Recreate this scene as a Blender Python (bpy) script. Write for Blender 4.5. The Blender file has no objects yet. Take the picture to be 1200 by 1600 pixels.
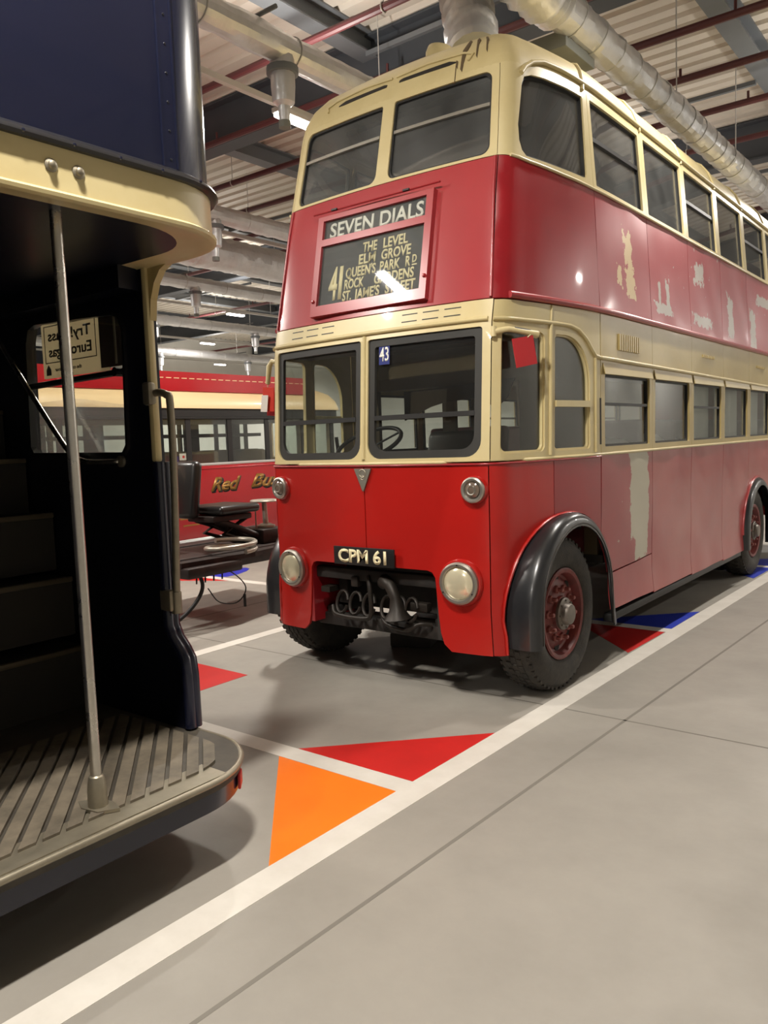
import bpy, bmesh, math, random
import numpy as np
from mathutils import Vector, Matrix
from mathutils.geometry import delaunay_2d_cdt

random.seed(7)
scene = bpy.context.scene
COL = scene.collection
PI = math.pi

# ------------------------------------------------------------------ camera
CAM_POS = (3.3815, -4.171, 1.6807)
YAW, PITCH, ROLL, FOCAL_PX = -0.6642, -0.0890, -0.0365, 1248.6
fwd = Vector((math.sin(YAW) * math.cos(PITCH), math.cos(YAW) * math.cos(PITCH), math.sin(PITCH)))
rgt = Vector((math.cos(YAW), -math.sin(YAW), 0.0))
upv = rgt.cross(fwd)
r2 = rgt * math.cos(ROLL) + upv * math.sin(ROLL)
u2 = -rgt * math.sin(ROLL) + upv * math.cos(ROLL)
cam = bpy.data.cameras.new('camera')
cam.sensor_fit = 'VERTICAL'
cam.sensor_height = 24.0
cam.sensor_width = 18.0
cam.lens = FOCAL_PX / 1600.0 * 24.0
cam.clip_end = 200
cam_ob = bpy.data.objects.new('camera', cam)
COL.objects.link(cam_ob)
m = Matrix((r2, u2, -fwd)).transposed().to_4x4()
m.translation = Vector(CAM_POS)
cam_ob.matrix_world = m
scene.camera = cam_ob

# ------------------------------------------------------------------ world, exposure
world = bpy.data.worlds.new('hall_air')
scene.world = world
world.use_nodes = True
world.node_tree.nodes['Background'].inputs[0].default_value = (0.9, 0.92, 1.0, 1)
world.node_tree.nodes['Background'].inputs[1].default_value = 0.05
vs = scene.view_settings
vs.view_transform = 'Standard'
vs.look = 'None'
vs.gamma = 1.0
vs.exposure = -0.20
vs.use_curve_mapping = False

LAMP_Z = 5.2
LAMP_POWER = 330.0
DECK_FILL = 0.17          # share of lamp power in an added upward fill that brightens the deck
# (x, y, power factor) of the batten lamps; the second-farthest row is added to brighten the far wall
LAMPS = [(-2.84, 2.47, 1.0), (-2.84, -3.3, 1.0), (-2.84, 9.6, 1.0), (-2.84, 18.0, 1.0),
         (1.75, -9.1, 1.0), (1.75, -3.3, 1.1), (1.75, 2.47, 0.40), (1.75, 8.24, 0.6), (7.3, 9.0, 0.7), (7.3, 14.5, 0.8), (7.3, 20.0, 0.8), (7.3, 26.0, 0.8),
         (-7.2, -1.5, 1.0), (-7.2, 20.0, 1.0), (-13.06, 10.69, 1.3), (-13.06, 3.0, 1.3), (-18.2, 6.0, 1.6), (-18.2, 14.0, 1.6), (-13.06, 24.0, 1.5),
         (-23.4, 19.0, 1.6), (-23.4, 8.0, 1.4), (-23.4, 27.0, 1.6)]

# ------------------------------------------------------------------ materials
MATS = {}
def srgb(r, g, b):
    def f(c):
        c /= 255.0
        return c / 12.92 if c <= 0.04045 else ((c + 0.055) / 1.055) ** 2.4
    return (f(r), f(g), f(b), 1.0)

def mat(name, col, rough=0.5, metal=0.0, noise=0.0, scale=4.0, col2=None, bump=0.0, bscale=60.0,
        coat=0.0, rnoise=0.0, spec=0.5, detail=5.0, stretch=None):
    if name in MATS:
        return MATS[name]
    mt = bpy.data.materials.new(name)
    mt.use_nodes = True
    nt = mt.node_tree
    b = nt.nodes['Principled BSDF']
    b.inputs['Base Color'].default_value = col
    b.inputs['Roughness'].default_value = rough
    b.inputs['Metallic'].default_value = metal
    b.inputs['Coat Weight'].default_value = coat
    b.inputs['Coat Roughness'].default_value = 0.06
    b.inputs['Specular IOR Level'].default_value = spec
    tc = nt.nodes.new('ShaderNodeTexCoord')
    src = tc.outputs['Object']
    if stretch:
        mp = nt.nodes.new('ShaderNodeMapping')
        mp.inputs['Scale'].default_value = stretch
        nt.links.new(src, mp.inputs['Vector'])
        src = mp.outputs['Vector']
    if noise > 0 or rnoise > 0:
        n = nt.nodes.new('ShaderNodeTexNoise')
        n.inputs['Scale'].default_value = scale
        n.inputs['Detail'].default_value = detail
        n.inputs['Roughness'].default_value = 0.62
        nt.links.new(src, n.inputs['Vector'])
        ramp = nt.nodes.new('ShaderNodeMapRange')
        ramp.inputs['From Min'].default_value = 0.32
        ramp.inputs['From Max'].default_value = 0.68
        nt.links.new(n.outputs['Fac'], ramp.inputs['Value'])
        if noise > 0:
            mx = nt.nodes.new('ShaderNodeMix')
            mx.data_type = 'RGBA'
            c2 = col2 or tuple([c * 0.7 for c in col[:3]] + [1.0])
            mx.inputs[6].default_value = col
            mx.inputs[7].default_value = c2
            mu = nt.nodes.new('ShaderNodeMath'); mu.operation = 'MULTIPLY'
            mu.inputs[1].default_value = noise
            nt.links.new(ramp.outputs[0], mu.inputs[0])
            nt.links.new(mu.outputs[0], mx.inputs[0])
            nt.links.new(mx.outputs[2], b.inputs['Base Color'])
        if rnoise > 0:
            ma = nt.nodes.new('ShaderNodeMath'); ma.operation = 'MULTIPLY_ADD'
            ma.inputs[1].default_value = rnoise
            ma.inputs[2].default_value = rough
            nt.links.new(ramp.outputs[0], ma.inputs[0])
            nt.links.new(ma.outputs[0], b.inputs['Roughness'])
    if bump > 0:
        n2 = nt.nodes.new('ShaderNodeTexNoise')
        n2.inputs['Scale'].default_value = bscale
        n2.inputs['Detail'].default_value = 4
        nt.links.new(src, n2.inputs['Vector'])
        bp = nt.nodes.new('ShaderNodeBump')
        bp.inputs['Strength'].default_value = bump
        bp.inputs['Distance'].default_value = 0.01
        nt.links.new(n2.outputs['Fac'], bp.inputs['Height'])
        nt.links.new(bp.outputs['Normal'], b.inputs['Normal'])
    MATS[name] = mt
    return mt

def glass_mat(name, tint, dust=0.0, ior=1.5, rough=0.02):
    mt = bpy.data.materials.new(name)
    mt.use_nodes = True
    nt = mt.node_tree
    nt.nodes.clear()
    out = nt.nodes.new('ShaderNodeOutputMaterial')
    tr = nt.nodes.new('ShaderNodeBsdfTransparent'); tr.inputs[0].default_value = tint
    gl = nt.nodes.new('ShaderNodeBsdfGlossy'); gl.inputs['Roughness'].default_value = rough
    # Schlick reflectance, the same on both faces of the thin pane
    lw = nt.nodes.new('ShaderNodeLayerWeight')
    p5 = nt.nodes.new('ShaderNodeMath'); p5.operation = 'POWER'; p5.inputs[1].default_value = 4.0
    fr = nt.nodes.new('ShaderNodeMath'); fr.operation = 'MULTIPLY_ADD'; fr.inputs[1].default_value = 0.9; fr.inputs[2].default_value = 0.04
    lw.inputs['Blend'].default_value = 0.5
    nt.links.new(lw.outputs['Facing'], p5.inputs[0])
    nt.links.new(p5.outputs[0], fr.inputs[0])
    mx = nt.nodes.new('ShaderNodeMixShader')
    nt.links.new(fr.outputs[0], mx.inputs[0])
    nt.links.new(tr.outputs[0], mx.inputs[1])
    nt.links.new(gl.outputs[0], mx.inputs[2])
    last = mx
    if dust > 0:
        df = nt.nodes.new('ShaderNodeBsdfDiffuse'); df.inputs[0].default_value = (0.62, 0.62, 0.6, 1)
        tc = nt.nodes.new('ShaderNodeTexCoord')
        n = nt.nodes.new('ShaderNodeTexNoise'); n.inputs['Scale'].default_value = 2.5; n.inputs['Detail'].default_value = 6
        nt.links.new(tc.outputs['Object'], n.inputs['Vector'])
        mu = nt.nodes.new('ShaderNodeMath'); mu.operation = 'MULTIPLY'; mu.inputs[1].default_value = dust * 1.6
        nt.links.new(n.outputs['Fac'], mu.inputs[0])
        m2 = nt.nodes.new('ShaderNodeMixShader')
        nt.links.new(mu.outputs[0], m2.inputs[0])
        nt.links.new(mx.outputs[0], m2.inputs[1])
        nt.links.new(df.outputs[0], m2.inputs[2])
        last = m2
    nt.links.new(last.outputs[0], out.inputs[0])
    MATS[name] = mt
    return mt

def emit_mat(name, col, strength):
    mt = bpy.data.materials.new(name); mt.use_nodes = True
    b = mt.node_tree.nodes['Principled BSDF']
    b.inputs['Base Color'].default_value = (0.9, 0.9, 0.9, 1)
    b.inputs['Emission Color'].default_value = col
    b.inputs['Emission Strength'].default_value = strength
    MATS[name] = mt
    return mt

def patch_mat(name, base, base2, under, boxes, rough=0.3, nscale=5.0, coat=0.2, speck=0.0, edge=0.05):
    """faded paint with flaked-off patches: boxes = [(y, z, half_y, half_z, strength)] in metres along the bus side"""
    mt = bpy.data.materials.new(name); mt.use_nodes = True
    nt = mt.node_tree; L = nt.links.new
    b = nt.nodes['Principled BSDF']
    b.inputs['Coat Weight'].default_value = coat
    b.inputs['Coat Roughness'].default_value = 0.12
    tc = nt.nodes.new('ShaderNodeTexCoord')
    sep = nt.nodes.new('ShaderNodeSeparateXYZ'); L(tc.outputs['Object'], sep.inputs[0])
    n = nt.nodes.new('ShaderNodeTexNoise'); n.inputs['Scale'].default_value = nscale; n.inputs['Detail'].default_value = 8
    n.inputs['Roughness'].default_value = 0.6
    L(tc.outputs['Object'], n.inputs['Vector'])
    big = nt.nodes.new('ShaderNodeTexNoise'); big.inputs['Scale'].default_value = 1.3; big.inputs['Detail'].default_value = 4
    L(tc.outputs['Object'], big.inputs['Vector'])
    mr = nt.nodes.new('ShaderNodeMapRange'); mr.inputs[1].default_value = 0.35; mr.inputs[2].default_value = 0.65
    L(big.outputs['Fac'], mr.inputs[0])
    c = nt.nodes.new('ShaderNodeMix'); c.data_type = 'RGBA'
    c.inputs[6].default_value = base; c.inputs[7].default_value = base2
    L(mr.outputs[0], c.inputs[0])
    def math_(op, a, bb=None, cc=None):
        k = nt.nodes.new('ShaderNodeMath'); k.operation = op
        for i, v in enumerate((a, bb, cc)):
            if v is None: continue
            if isinstance(v, (int, float)): k.inputs[i].default_value = v
            else: L(v, k.inputs[i])
        return k.outputs[0]
    mask = None
    for (py, pz, hy, hz, st) in boxes:
        dy = math_('DIVIDE', math_('ABSOLUTE', math_('SUBTRACT', sep.outputs['Y'], py)), hy)
        dz = math_('DIVIDE', math_('ABSOLUTE', math_('SUBTRACT', sep.outputs['Z'], pz)), hz)
        d = math_('MAXIMUM', dy, dz)
        v = math_('SUBTRACT', math_('MULTIPLY_ADD', n.outputs['Fac'], st, 1.0 - st * 0.5), d)
        v = math_('MINIMUM', math_('MAXIMUM', math_('DIVIDE', v, edge), 0.0), 1.0)
        mask = v if mask is None else math_('MAXIMUM', mask, v)
    if speck > 0:
        n3 = nt.nodes.new('ShaderNodeTexNoise'); n3.inputs['Scale'].default_value = 14; n3.inputs['Detail'].default_value = 6
        L(tc.outputs['Object'], n3.inputs['Vector'])
        v = math_('GREATER_THAN', n3.outputs['Fac'], 0.74 - speck * 0.1)
        mask = v if mask is None else math_('MAXIMUM', mask, v)
    c2 = nt.nodes.new('ShaderNodeMix'); c2.data_type = 'RGBA'
    L(c.outputs[2], c2.inputs[6]); c2.inputs[7].default_value = under
    if mask is not None: L(mask, c2.inputs[0])
    else: c2.inputs[0].default_value = 0
    L(c2.outputs[2], b.inputs['Base Color'])
    b.inputs['Roughness'].default_value = rough
    MATS[name] = mt
    return mt

mat('red_gloss', srgb(168, 25, 19), 0.30, noise=0.5, scale=1.2, col2=srgb(152, 24, 19), coat=0.25)
mat('red_upper', srgb(160, 50, 54), 0.30, noise=0.5, scale=1.5, col2=srgb(148, 44, 50), coat=0.25)
mat('red_corner', srgb(150, 26, 34), 0.33, noise=0.6, scale=2.0, col2=srgb(128, 26, 34), coat=0.25)
mat('cream', srgb(204, 189, 143), 0.38, noise=0.45, scale=3.5, col2=srgb(188, 168, 116), coat=0.15)
mat('cream_roof', srgb(202, 186, 138), 0.42, noise=0.7, scale=2.5, col2=srgb(180, 162, 114), coat=0.05)
mat('cream_dull', srgb(186, 166, 112), 0.32, noise=0.6, scale=2.5, col2=srgb(170, 150, 98), coat=0.3)
mat('black_paint', srgb(30, 31, 33), 0.28, noise=0.4, scale=5, col2=srgb(48, 48, 50), coat=0.3)
mat('maroon_nut', srgb(148, 84, 78), 0.5, noise=0.5, scale=30)
mat('rubber', srgb(42, 40, 37), 0.8, noise=0.6, scale=14, col2=srgb(72, 66, 58), bump=0.3, bscale=90)
mat('window_rubber', srgb(44, 43, 40), 0.55, noise=0.4, scale=8)
mat('frame_dark', srgb(26, 25, 24), 0.5)
mat('maroon_wheel', srgb(126, 46, 42), 0.5, noise=0.7, scale=14, col2=srgb(70, 30, 28))
mat('hub_grey', srgb(120, 112, 104), 0.45, 0.5, noise=0.5, scale=20)
mat('chrome', srgb(206, 202, 194), 0.22, 1.0, noise=0.4, scale=9, col2=srgb(150, 144, 132), rnoise=0.15)
mat('aluminium', srgb(176, 172, 162), 0.38, 0.9, noise=0.4, scale=12)
mat('trim_metal', srgb(150, 142, 124), 0.45, 0.7, noise=0.6, scale=14)
mat('lamp_lens', srgb(214, 206, 176), 0.2, 0.4, coat=0.8)
mat('lens_dark', srgb(110, 96, 84), 0.15, 0.2, coat=0.8)
mat('badge', srgb(150, 146, 134), 0.4, 0.6, noise=0.4, scale=40)
mat('plate_black', srgb(20, 18, 18), 0.45)
mat('blind_dark', srgb(52, 54, 56), 0.6, noise=0.5, scale=6, col2=srgb(70, 72, 74))
mat('letter_cream', srgb(226, 214, 172), 0.6)
mat('letter_white', srgb(232, 230, 220), 0.6)
mat('sticker_blue', srgb(34, 44, 112), 0.4)
mat('tag_red', srgb(196, 32, 40), 0.6)
mat('tag_orange', srgb(206, 52, 34), 0.5)
mat('tag_white', srgb(226, 218, 210), 0.6)
mat('dark_under', srgb(22, 20, 18), 0.75, noise=0.6, scale=8, col2=srgb(46, 40, 34))
mat('greasy_metal', srgb(44, 38, 32), 0.5, 0.4, noise=0.7, scale=12, col2=srgb(36, 32, 28))
mat('interior_brown', srgb(92, 78, 56), 0.6, noise=0.4, scale=3)
mat('interior_dark', srgb(38, 34, 30), 0.65, noise=0.4, scale=3)
mat('interior_maroon', srgb(86, 24, 26), 0.6)
mat('seat_leather', srgb(58, 52, 44), 0.42, noise=0.5, scale=8, coat=0.1)
mat('dust_reflection_sheet', srgb(224, 224, 220), 0.8, noise=0.4, scale=5, col2=srgb(196, 198, 198))  # seat dust sheet, also the pale reflection put behind the side panes
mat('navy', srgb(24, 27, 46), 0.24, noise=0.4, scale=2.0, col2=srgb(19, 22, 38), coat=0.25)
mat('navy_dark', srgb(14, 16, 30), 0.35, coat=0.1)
mat('black_bead', srgb(20, 20, 24), 0.35, coat=0.2)
mat('platform_wood', srgb(112, 102, 86), 0.7, noise=0.8, scale=7, col2=srgb(66, 60, 50), stretch=(1, 1, 1))
mat('platform_base', srgb(70, 64, 54), 0.7, noise=0.7, scale=9, col2=srgb(48, 44, 38))
mat('step_tread', srgb(40, 35, 26), 0.7, noise=0.6, scale=7)
mat('step_nosing', srgb(92, 82, 64), 0.5, 0.3)
mat('white_paint', srgb(208, 203, 194), 0.5, noise=0.6, scale=5, col2=srgb(190, 184, 174))
mat('floor_red', srgb(190, 30, 26), 0.45, noise=0.4, scale=4)
mat('floor_orange', srgb(242, 118, 16), 0.45, noise=0.4, scale=4, col2=srgb(226, 104, 16))
mat('floor_blue', srgb(32, 52, 168), 0.45, noise=0.3, scale=4)
mat('joint_dark', srgb(112, 107, 99), 0.8)
mat('concrete', srgb(152, 147, 138), 0.42, noise=0.75, scale=0.9, col2=srgb(128, 123, 115), rnoise=0.22, bump=0.05, bscale=25, detail=9)
mat('wall_grey', srgb(206, 206, 202), 0.8, noise=0.3, scale=1)
mat('wall_navy', srgb(34, 38, 52), 0.8)
mat('deck', srgb(214, 206, 194), 0.55, noise=0.3, scale=0.6, col2=srgb(196, 188, 178))
mat('beam_grey', srgb(112, 116, 120), 0.6, noise=0.3, scale=2)
mat('girder_dark', srgb(74, 78, 84), 0.6, noise=0.3, scale=2)
mat('pipe_maroon', srgb(86, 42, 44), 0.5)
mat('foil', srgb(214, 214, 216), 0.34, 0.7, noise=0.4, scale=5, col2=srgb(186, 186, 188), bump=0.8, bscale=14, rnoise=0.2)
mat('foil_band', srgb(196, 196, 194), 0.4, 0.6)
mat('conduit', srgb(196, 194, 190), 0.5, 0.2)
mat('box_grey', srgb(112, 114, 108), 0.6, noise=0.3, scale=6)
mat('lamp_body', srgb(200, 200, 198), 0.5)
mat('bus_red2', srgb(170, 20, 30), 0.25, coat=0.3, noise=0.3, scale=2)
mat('bus_cream2', srgb(240, 212, 164), 0.35, coat=0.2)
mat('gold', srgb(150, 110, 48), 0.4, 0.4, noise=0.5, scale=20)
mat('black_vinyl', srgb(24, 22, 22), 0.35, coat=0.15)
mat('chassis_black', srgb(30, 25, 24), 0.5, 0.2, noise=0.6, scale=12, col2=srgb(62, 46, 40))
mat('steel_pale', srgb(168, 160, 148), 0.4, 0.6)
mat('cable', srgb(20, 18, 18), 0.6)
mat('polythene', srgb(210, 212, 212), 0.3)
mat('sign_white', srgb(228, 220, 196), 0.6)
mat('sign_black', srgb(44, 38, 32), 0.6)
mat('sign_brown', srgb(64, 46, 30), 0.7, noise=0.5, scale=10)
mat('plank', srgb(60, 56, 50), 0.7, noise=0.5, scale=9)
mat('stain', srgb(84, 68, 44), 0.7)
mt_ = mat('sign_white', srgb(228, 220, 196), 0.6)
nt_ = mt_.node_tree
tl_ = nt_.nodes.new('ShaderNodeBsdfTranslucent'); tl_.inputs[0].default_value = srgb(236, 228, 204)
mx_ = nt_.nodes.new('ShaderNodeMixShader'); mx_.inputs[0].default_value = 0.7
nt_.links.new(nt_.nodes['Principled BSDF'].outputs[0], mx_.inputs[1]); nt_.links.new(tl_.outputs[0], mx_.inputs[2])
nt_.links.new(mx_.outputs[0], nt_.nodes['Material Output'].inputs[0])
glass_mat('glass', (0.90, 0.92, 0.90, 1), 0.012)
glass_mat('glass_up', (0.76, 0.78, 0.78, 1), 0.085)
glass_mat('glass_blind', (0.95, 0.96, 0.95, 1), 0.02)
glass_mat('glass_old', (0.88, 0.9, 0.88, 1), 0.02)
emit_mat('lamp_glow', (1.0, 0.95, 0.86, 1), 14.0)

def film_mat():
    mt = bpy.data.materials.new('film'); mt.use_nodes = True
    nt = mt.node_tree; nt.nodes.clear(); L = nt.links.new
    out = nt.nodes.new('ShaderNodeOutputMaterial')
    tr = nt.nodes.new('ShaderNodeBsdfTransparent'); tr.inputs[0].default_value = (0.9, 0.9, 0.9, 1)
    gl = nt.nodes.new('ShaderNodeBsdfGlossy'); gl.inputs['Roughness'].default_value = 0.25
    gl.inputs['Color'].default_value = (0.8, 0.8, 0.8, 1)
    df = nt.nodes.new('ShaderNodeBsdfDiffuse'); df.inputs[0].default_value = (0.7, 0.7, 0.7, 1)
    a = nt.nodes.new('ShaderNodeMixShader'); a.inputs[0].default_value = 0.5
    L(gl.outputs[0], a.inputs[1]); L(df.outputs[0], a.inputs[2])
    m2 = nt.nodes.new('ShaderNodeMixShader'); m2.inputs[0].default_value = 0.16
    L(tr.outputs[0], m2.inputs[1]); L(a.outputs[0], m2.inputs[2])
    L(m2.outputs[0], out.inputs[0])
    MATS['film'] = mt
film_mat()
patch_mat('side_red', srgb(150, 44, 48), srgb(164, 74, 72), srgb(186, 178, 156), [], rough=0.28, coat=0.3, speck=0.0)
patch_mat('side_red_flaked', srgb(146, 44, 48), srgb(158, 66, 66), srgb(178, 172, 152),
          [(1.90, 1.26, 0.19, 0.40, 1.1), (1.95, 0.95, 0.15, 0.26, 0.9)], rough=0.30, coat=0.25, speck=0.15, nscale=7)
patch_mat('upper_flaked_a', srgb(146, 34, 42), srgb(156, 50, 56), srgb(198, 172, 128),
          [(1.75, 3.02, 0.075, 0.12, 2.6), (1.78, 2.90, 0.04, 0.16, 1.6), (1.77, 2.78, 0.09, 0.10, 2.6), (1.80, 2.69, 0.07, 0.03, 1.6), (1.56, 2.82, 0.04, 0.07, 3.0)], rough=0.36, coat=0.15, nscale=16, speck=0.1)
patch_mat('upper_flaked_b', srgb(148, 36, 44), srgb(158, 54, 60), srgb(172, 164, 156),
          [(2.50, 2.66, 0.20, 0.04, 3.0), (2.60, 2.78, 0.04, 0.12, 2.4), (2.40, 2.76, 0.03, 0.10, 2.6), (3.50, 3.08, 0.14, 0.09, 2.8), (3.55, 2.66, 0.26, 0.05, 3.0),
           (4.5, 2.8, 0.1, 0.2, 1.8), (5.4, 2.75, 0.12, 0.2, 1.8), (5.9, 3.1, 0.3, 0.06, 1.8)], rough=0.36, coat=0.15, nscale=13, speck=0.25)

# ------------------------------------------------------------------ object helpers
def tag(o, label, cat, group=None):
    o['label'] = label; o['category'] = cat
    if group: o['group'] = group
    return o

def empty(name, loc, label, cat, group=None):
    o = bpy.data.objects.new(name, None); COL.objects.link(o)
    o.location = loc; o.empty_display_size = 0.2
    tag(o, label, cat, group)
    return o

def finish(name, me, m, parent=None, smooth=35):
    if me.polygons and smooth:
        me.polygons.foreach_set('use_smooth', [True] * len(me.polygons))
        me.set_sharp_from_angle(angle=math.radians(smooth))
    if m: me.materials.append(MATS[m])
    o = bpy.data.objects.new(name, me); COL.objects.link(o)
    if parent is not None:
        o.parent = parent
        w = Matrix.Identity(4)
        q = parent
        chain = []
        while q is not None:
            chain.append(q.matrix_basis.copy()); q = q.parent
        for b in reversed(chain): w = w @ b
        o.matrix_basis = w.inverted()      # meshes are authored in world coordinates
    return o

def obj(name, bm, m, parent=None, smooth=35, bevel=0.0, segs=2):
    if bevel > 0:
        bmesh.ops.bevel(bm, geom=[e for e in bm.edges if e.is_manifold and e.calc_face_angle(0) > 0.5], offset=bevel, segments=segs,
                        affect='EDGES', profile=0.5, clamp_overlap=True)
    bmesh.ops.recalc_face_normals(bm, faces=bm.faces)
    me = bpy.data.meshes.new(name); bm.to_mesh(me); bm.free()
    return finish(name, me, m, parent, smooth)

def BM(): return bmesh.new()

def box(bm, c, s, rot=None):
    r = bmesh.ops.create_cube(bm, size=1.0)
    M = Matrix.Diagonal((s[0], s[1], s[2], 1))
    if rot is not None: M = rot.to_4x4() @ M
    M = Matrix.Translation(c) @ M
    bmesh.ops.transform(bm, matrix=M, verts=r['verts'])
    return bm

def bx(x0, x1, y0, y1, z0, z1, bm=None):
    bm = bm or BM()
    return box(bm, ((x0 + x1) / 2, (y0 + y1) / 2, (z0 + z1) / 2), (abs(x1 - x0), abs(y1 - y0), abs(z1 - z0)))

def tube(pts, r, n=10, bm=None, closed=False, caps=True, radii=None):
    bm = bm or BM()
    P = [Vector(p) for p in pts]
    N = len(P)
    rings = []
    prev = None
    for i in range(N):
        if closed: t = (P[(i + 1) % N] - P[i - 1])
        else: t = P[min(i + 1, N - 1)] - P[max(i - 1, 0)]
        t.normalize()
        if prev is None:
            a = Vector((0, 0, 1)) if abs(t.z) < 0.9 else Vector((1, 0, 0))
            u = t.cross(a).normalized()
        else:
            u = (prev - t * prev.dot(t)).normalized()
        prev = u
        v = t.cross(u)
        rr = radii[i] if radii else r
        rings.append([bm.verts.new(P[i] + (u * math.cos(2 * PI * k / n) + v * math.sin(2 * PI * k / n)) * rr) for k in range(n)])
    M = N if closed else N - 1
    for i in range(M):
        a, b = rings[i], rings[(i + 1) % N]
        for k in range(n):
            bm.faces.new((a[k], a[(k + 1) % n], b[(k + 1) % n], b[k]))
    if caps and not closed:
        bm.faces.new(rings[0][::-1]); bm.faces.new(rings[-1])
    return bm

def lathe(prof, M, n=32, bm=None, cap=False):
    """prof = [(radius, height)], M maps local (z = axis) to world"""
    bm = bm or BM()
    rings = []
    for (r, h) in prof:
        if r < 1e-6:
            rings.append([bm.verts.new(M @ Vector((0, 0, h)))])
        else:
            rings.append([bm.verts.new(M @ Vector((r * math.cos(2 * PI * k / n), r * math.sin(2 * PI * k / n), h))) for k in range(n)])
    for a, b in zip(rings[:-1], rings[1:]):
        if len(a) == 1 and len(b) == 1: continue
        for k in range(n):
            k2 = (k + 1) % n
            if len(a) == 1: bm.faces.new((a[0], b[k2], b[k]))
            elif len(b) == 1: bm.faces.new((a[k], a[k2], b[0]))
            else: bm.faces.new((a[k], a[k2], b[k2], b[k]))
    return bm

def prism(poly, z0, z1, bm=None, M=None):
    bm = bm or BM()
    M = M or Matrix.Identity(4)
    a = [bm.verts.new(M @ Vector((p[0], p[1], z0))) for p in poly]
    b = [bm.verts.new(M @ Vector((p[0], p[1], z1))) for p in poly]
    n = len(poly)
    bm.faces.new(a[::-1]); bm.faces.new(b)
    for i in range(n):
        bm.faces.new((a[i], a[(i + 1) % n], b[(i + 1) % n], b[i]))
    return bm

def rrect(x0, x1, y0, y1, r, n=6):
    """rounded rectangle; r one radius or four (bl, br, tr, tl)"""
    rs = r if isinstance(r, (tuple, list)) else (r,) * 4
    pts = []
    for (cx, cy, a0, rr) in ((x0, y0, PI, rs[0]), (x1, y0, 1.5 * PI, rs[1]), (x1, y1, 0, rs[2]), (x0, y1, 0.5 * PI, rs[3])):
        if rr < 1e-5:
            pts.append((cx, cy)); continue
        ox = cx + rr if cx == x0 else cx - rr
        oy = cy + rr if cy == y0 else cy - rr
        for k in range(n + 1):
            a = a0 + 0.5 * PI * k / n
            pts.append((ox + rr * math.cos(a), oy + rr * math.sin(a)))
    return pts

def frame_matrix(origin, xa, ya):
    xa = Vector(xa).normalized(); za = xa.cross(Vector(ya)).normalized(); ya = za.cross(xa)
    M = Matrix((xa, ya, za)).transposed().to_4x4(); M.translation = Vector(origin)
    return M

def spath(pts, n=6):
    """smooth path through 3-D points"""
    P = [Vector(p) for p in pts]
    P = [2 * P[0] - P[1]] + P + [2 * P[-1] - P[-2]]
    out = []
    for i in range(1, len(P) - 2):
        a, b, c, d = P[i - 1:i + 3]
        for k in range(n):
            t = k / n
            out.append(0.5 * ((2 * b) + (c - a) * t + (2 * a - 5 * b + 4 * c - d) * t * t + (3 * b - a - 3 * c + d) * t ** 3))
    out.append(P[-2])
    return out
_font_cache = {}
def text(name, body, M, height, m, parent, width=None, extrude=0.0015, bold=0.0, shear=0.0, align='LEFT', spacing=1.0):
    """flat lettering; M local frame (x right, y up, z out); height = cap height, width = fitted total width"""
    cu = bpy.data.curves.new(name, 'FONT')
    cu.body = body; cu.size = 1.0; cu.extrude = 0.0; cu.offset = bold; cu.shear = shear
    cu.space_character = spacing; cu.resolution_u = 4
    o = bpy.data.objects.new(name + '_tmp', cu)
    me = bpy.data.meshes.new_from_object(o)
    bpy.data.objects.remove(o); bpy.data.curves.remove(cu)
    co = np.array([v.co[:] for v in me.vertices])
    x0, x1 = co[:, 0].min(), co[:, 0].max()
    cap = 0.69
    sy = height / cap
    sx = (width / (x1 - x0)) if width else sy
    bm = bmesh.new(); bm.from_mesh(me); bpy.data.meshes.remove(me)
    ox = {'LEFT': x0, 'CENTER': (x0 + x1) / 2, 'RIGHT': x1}[align]
    for v in bm.verts:
        v.co = Vector(((v.co.x - ox) * sx, v.co.y * sy, 0))
    bmesh.ops.remove_doubles(bm, verts=bm.verts, dist=1e-5)
    r = bmesh.ops.extrude_face_region(bm, geom=list(bm.faces))
    for e in r['geom']:
        if isinstance(e, bmesh.types.BMVert): e.co.z += extrude
    bm.transform(M)
    return obj(name, bm, m, parent, smooth=0)
# ------------------------------------------------------------------ the hall
def struct(name, bm, m, parent=None, **k):
    o = obj(name, bm, m, parent, **k)
    if parent is None: o['kind'] = 'structure'
    return o

HX0, HX1, HY0, HY1, HZ = -27.0, 9.2, -14.0, 34.0, 6.9
floor = struct('floor', bx(HX0, HX1, HY0, HY1, -0.2, 0.0), 'concrete', smooth=0)
floor['label'] = 'grey polished concrete hall floor with painted bay lines'

def mark(name, pts, m, h=0.0012, label=None):
    o = obj(name, prism(pts, 0.0, h), m, floor, smooth=0)
    if label: o['label'] = label
    return o

def sk(y): return 1.105 + 0.0165 * (y + 1.2)        # inner edge of the long bay line
mark('floor_line', [(sk(-13.5), -13.5), (sk(-13.5) + 0.145, -13.5), (sk(30) + 0.145, 30), (sk(30), 30)], 'white_paint', 0.0016, 'long white bay line along the aisle')
mark('floor_line', [(-1.90, -12), (-1.77, -12), (-1.70, 30), (-1.83, 30)], 'white_paint', 0.0016)
mark('floor_line', [(-6.0, -12), (-5.88, -12), (-5.88, 30), (-6.0, 30)], 'white_paint', 0.0016)
for yc in (-1.18, 2.49, 6.16, -4.85):
    mark('floor_line', [(-5.9, yc - 0.065), (sk(yc) + 0.02, yc - 0.065), (sk(yc) + 0.02, yc + 0.065), (-5.9, yc + 0.065)], 'white_paint', 0.0014)
T = 'floor_marking'
mark(T, [(0.325, -1.113), (1.108, -1.113), (1.122, -0.325)], 'floor_red', label='red painted triangle')
mark(T, [(0.31, -1.247), (1.103, -2.09), (1.108, -1.247)], 'floor_orange', label='orange painted triangle')
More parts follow.
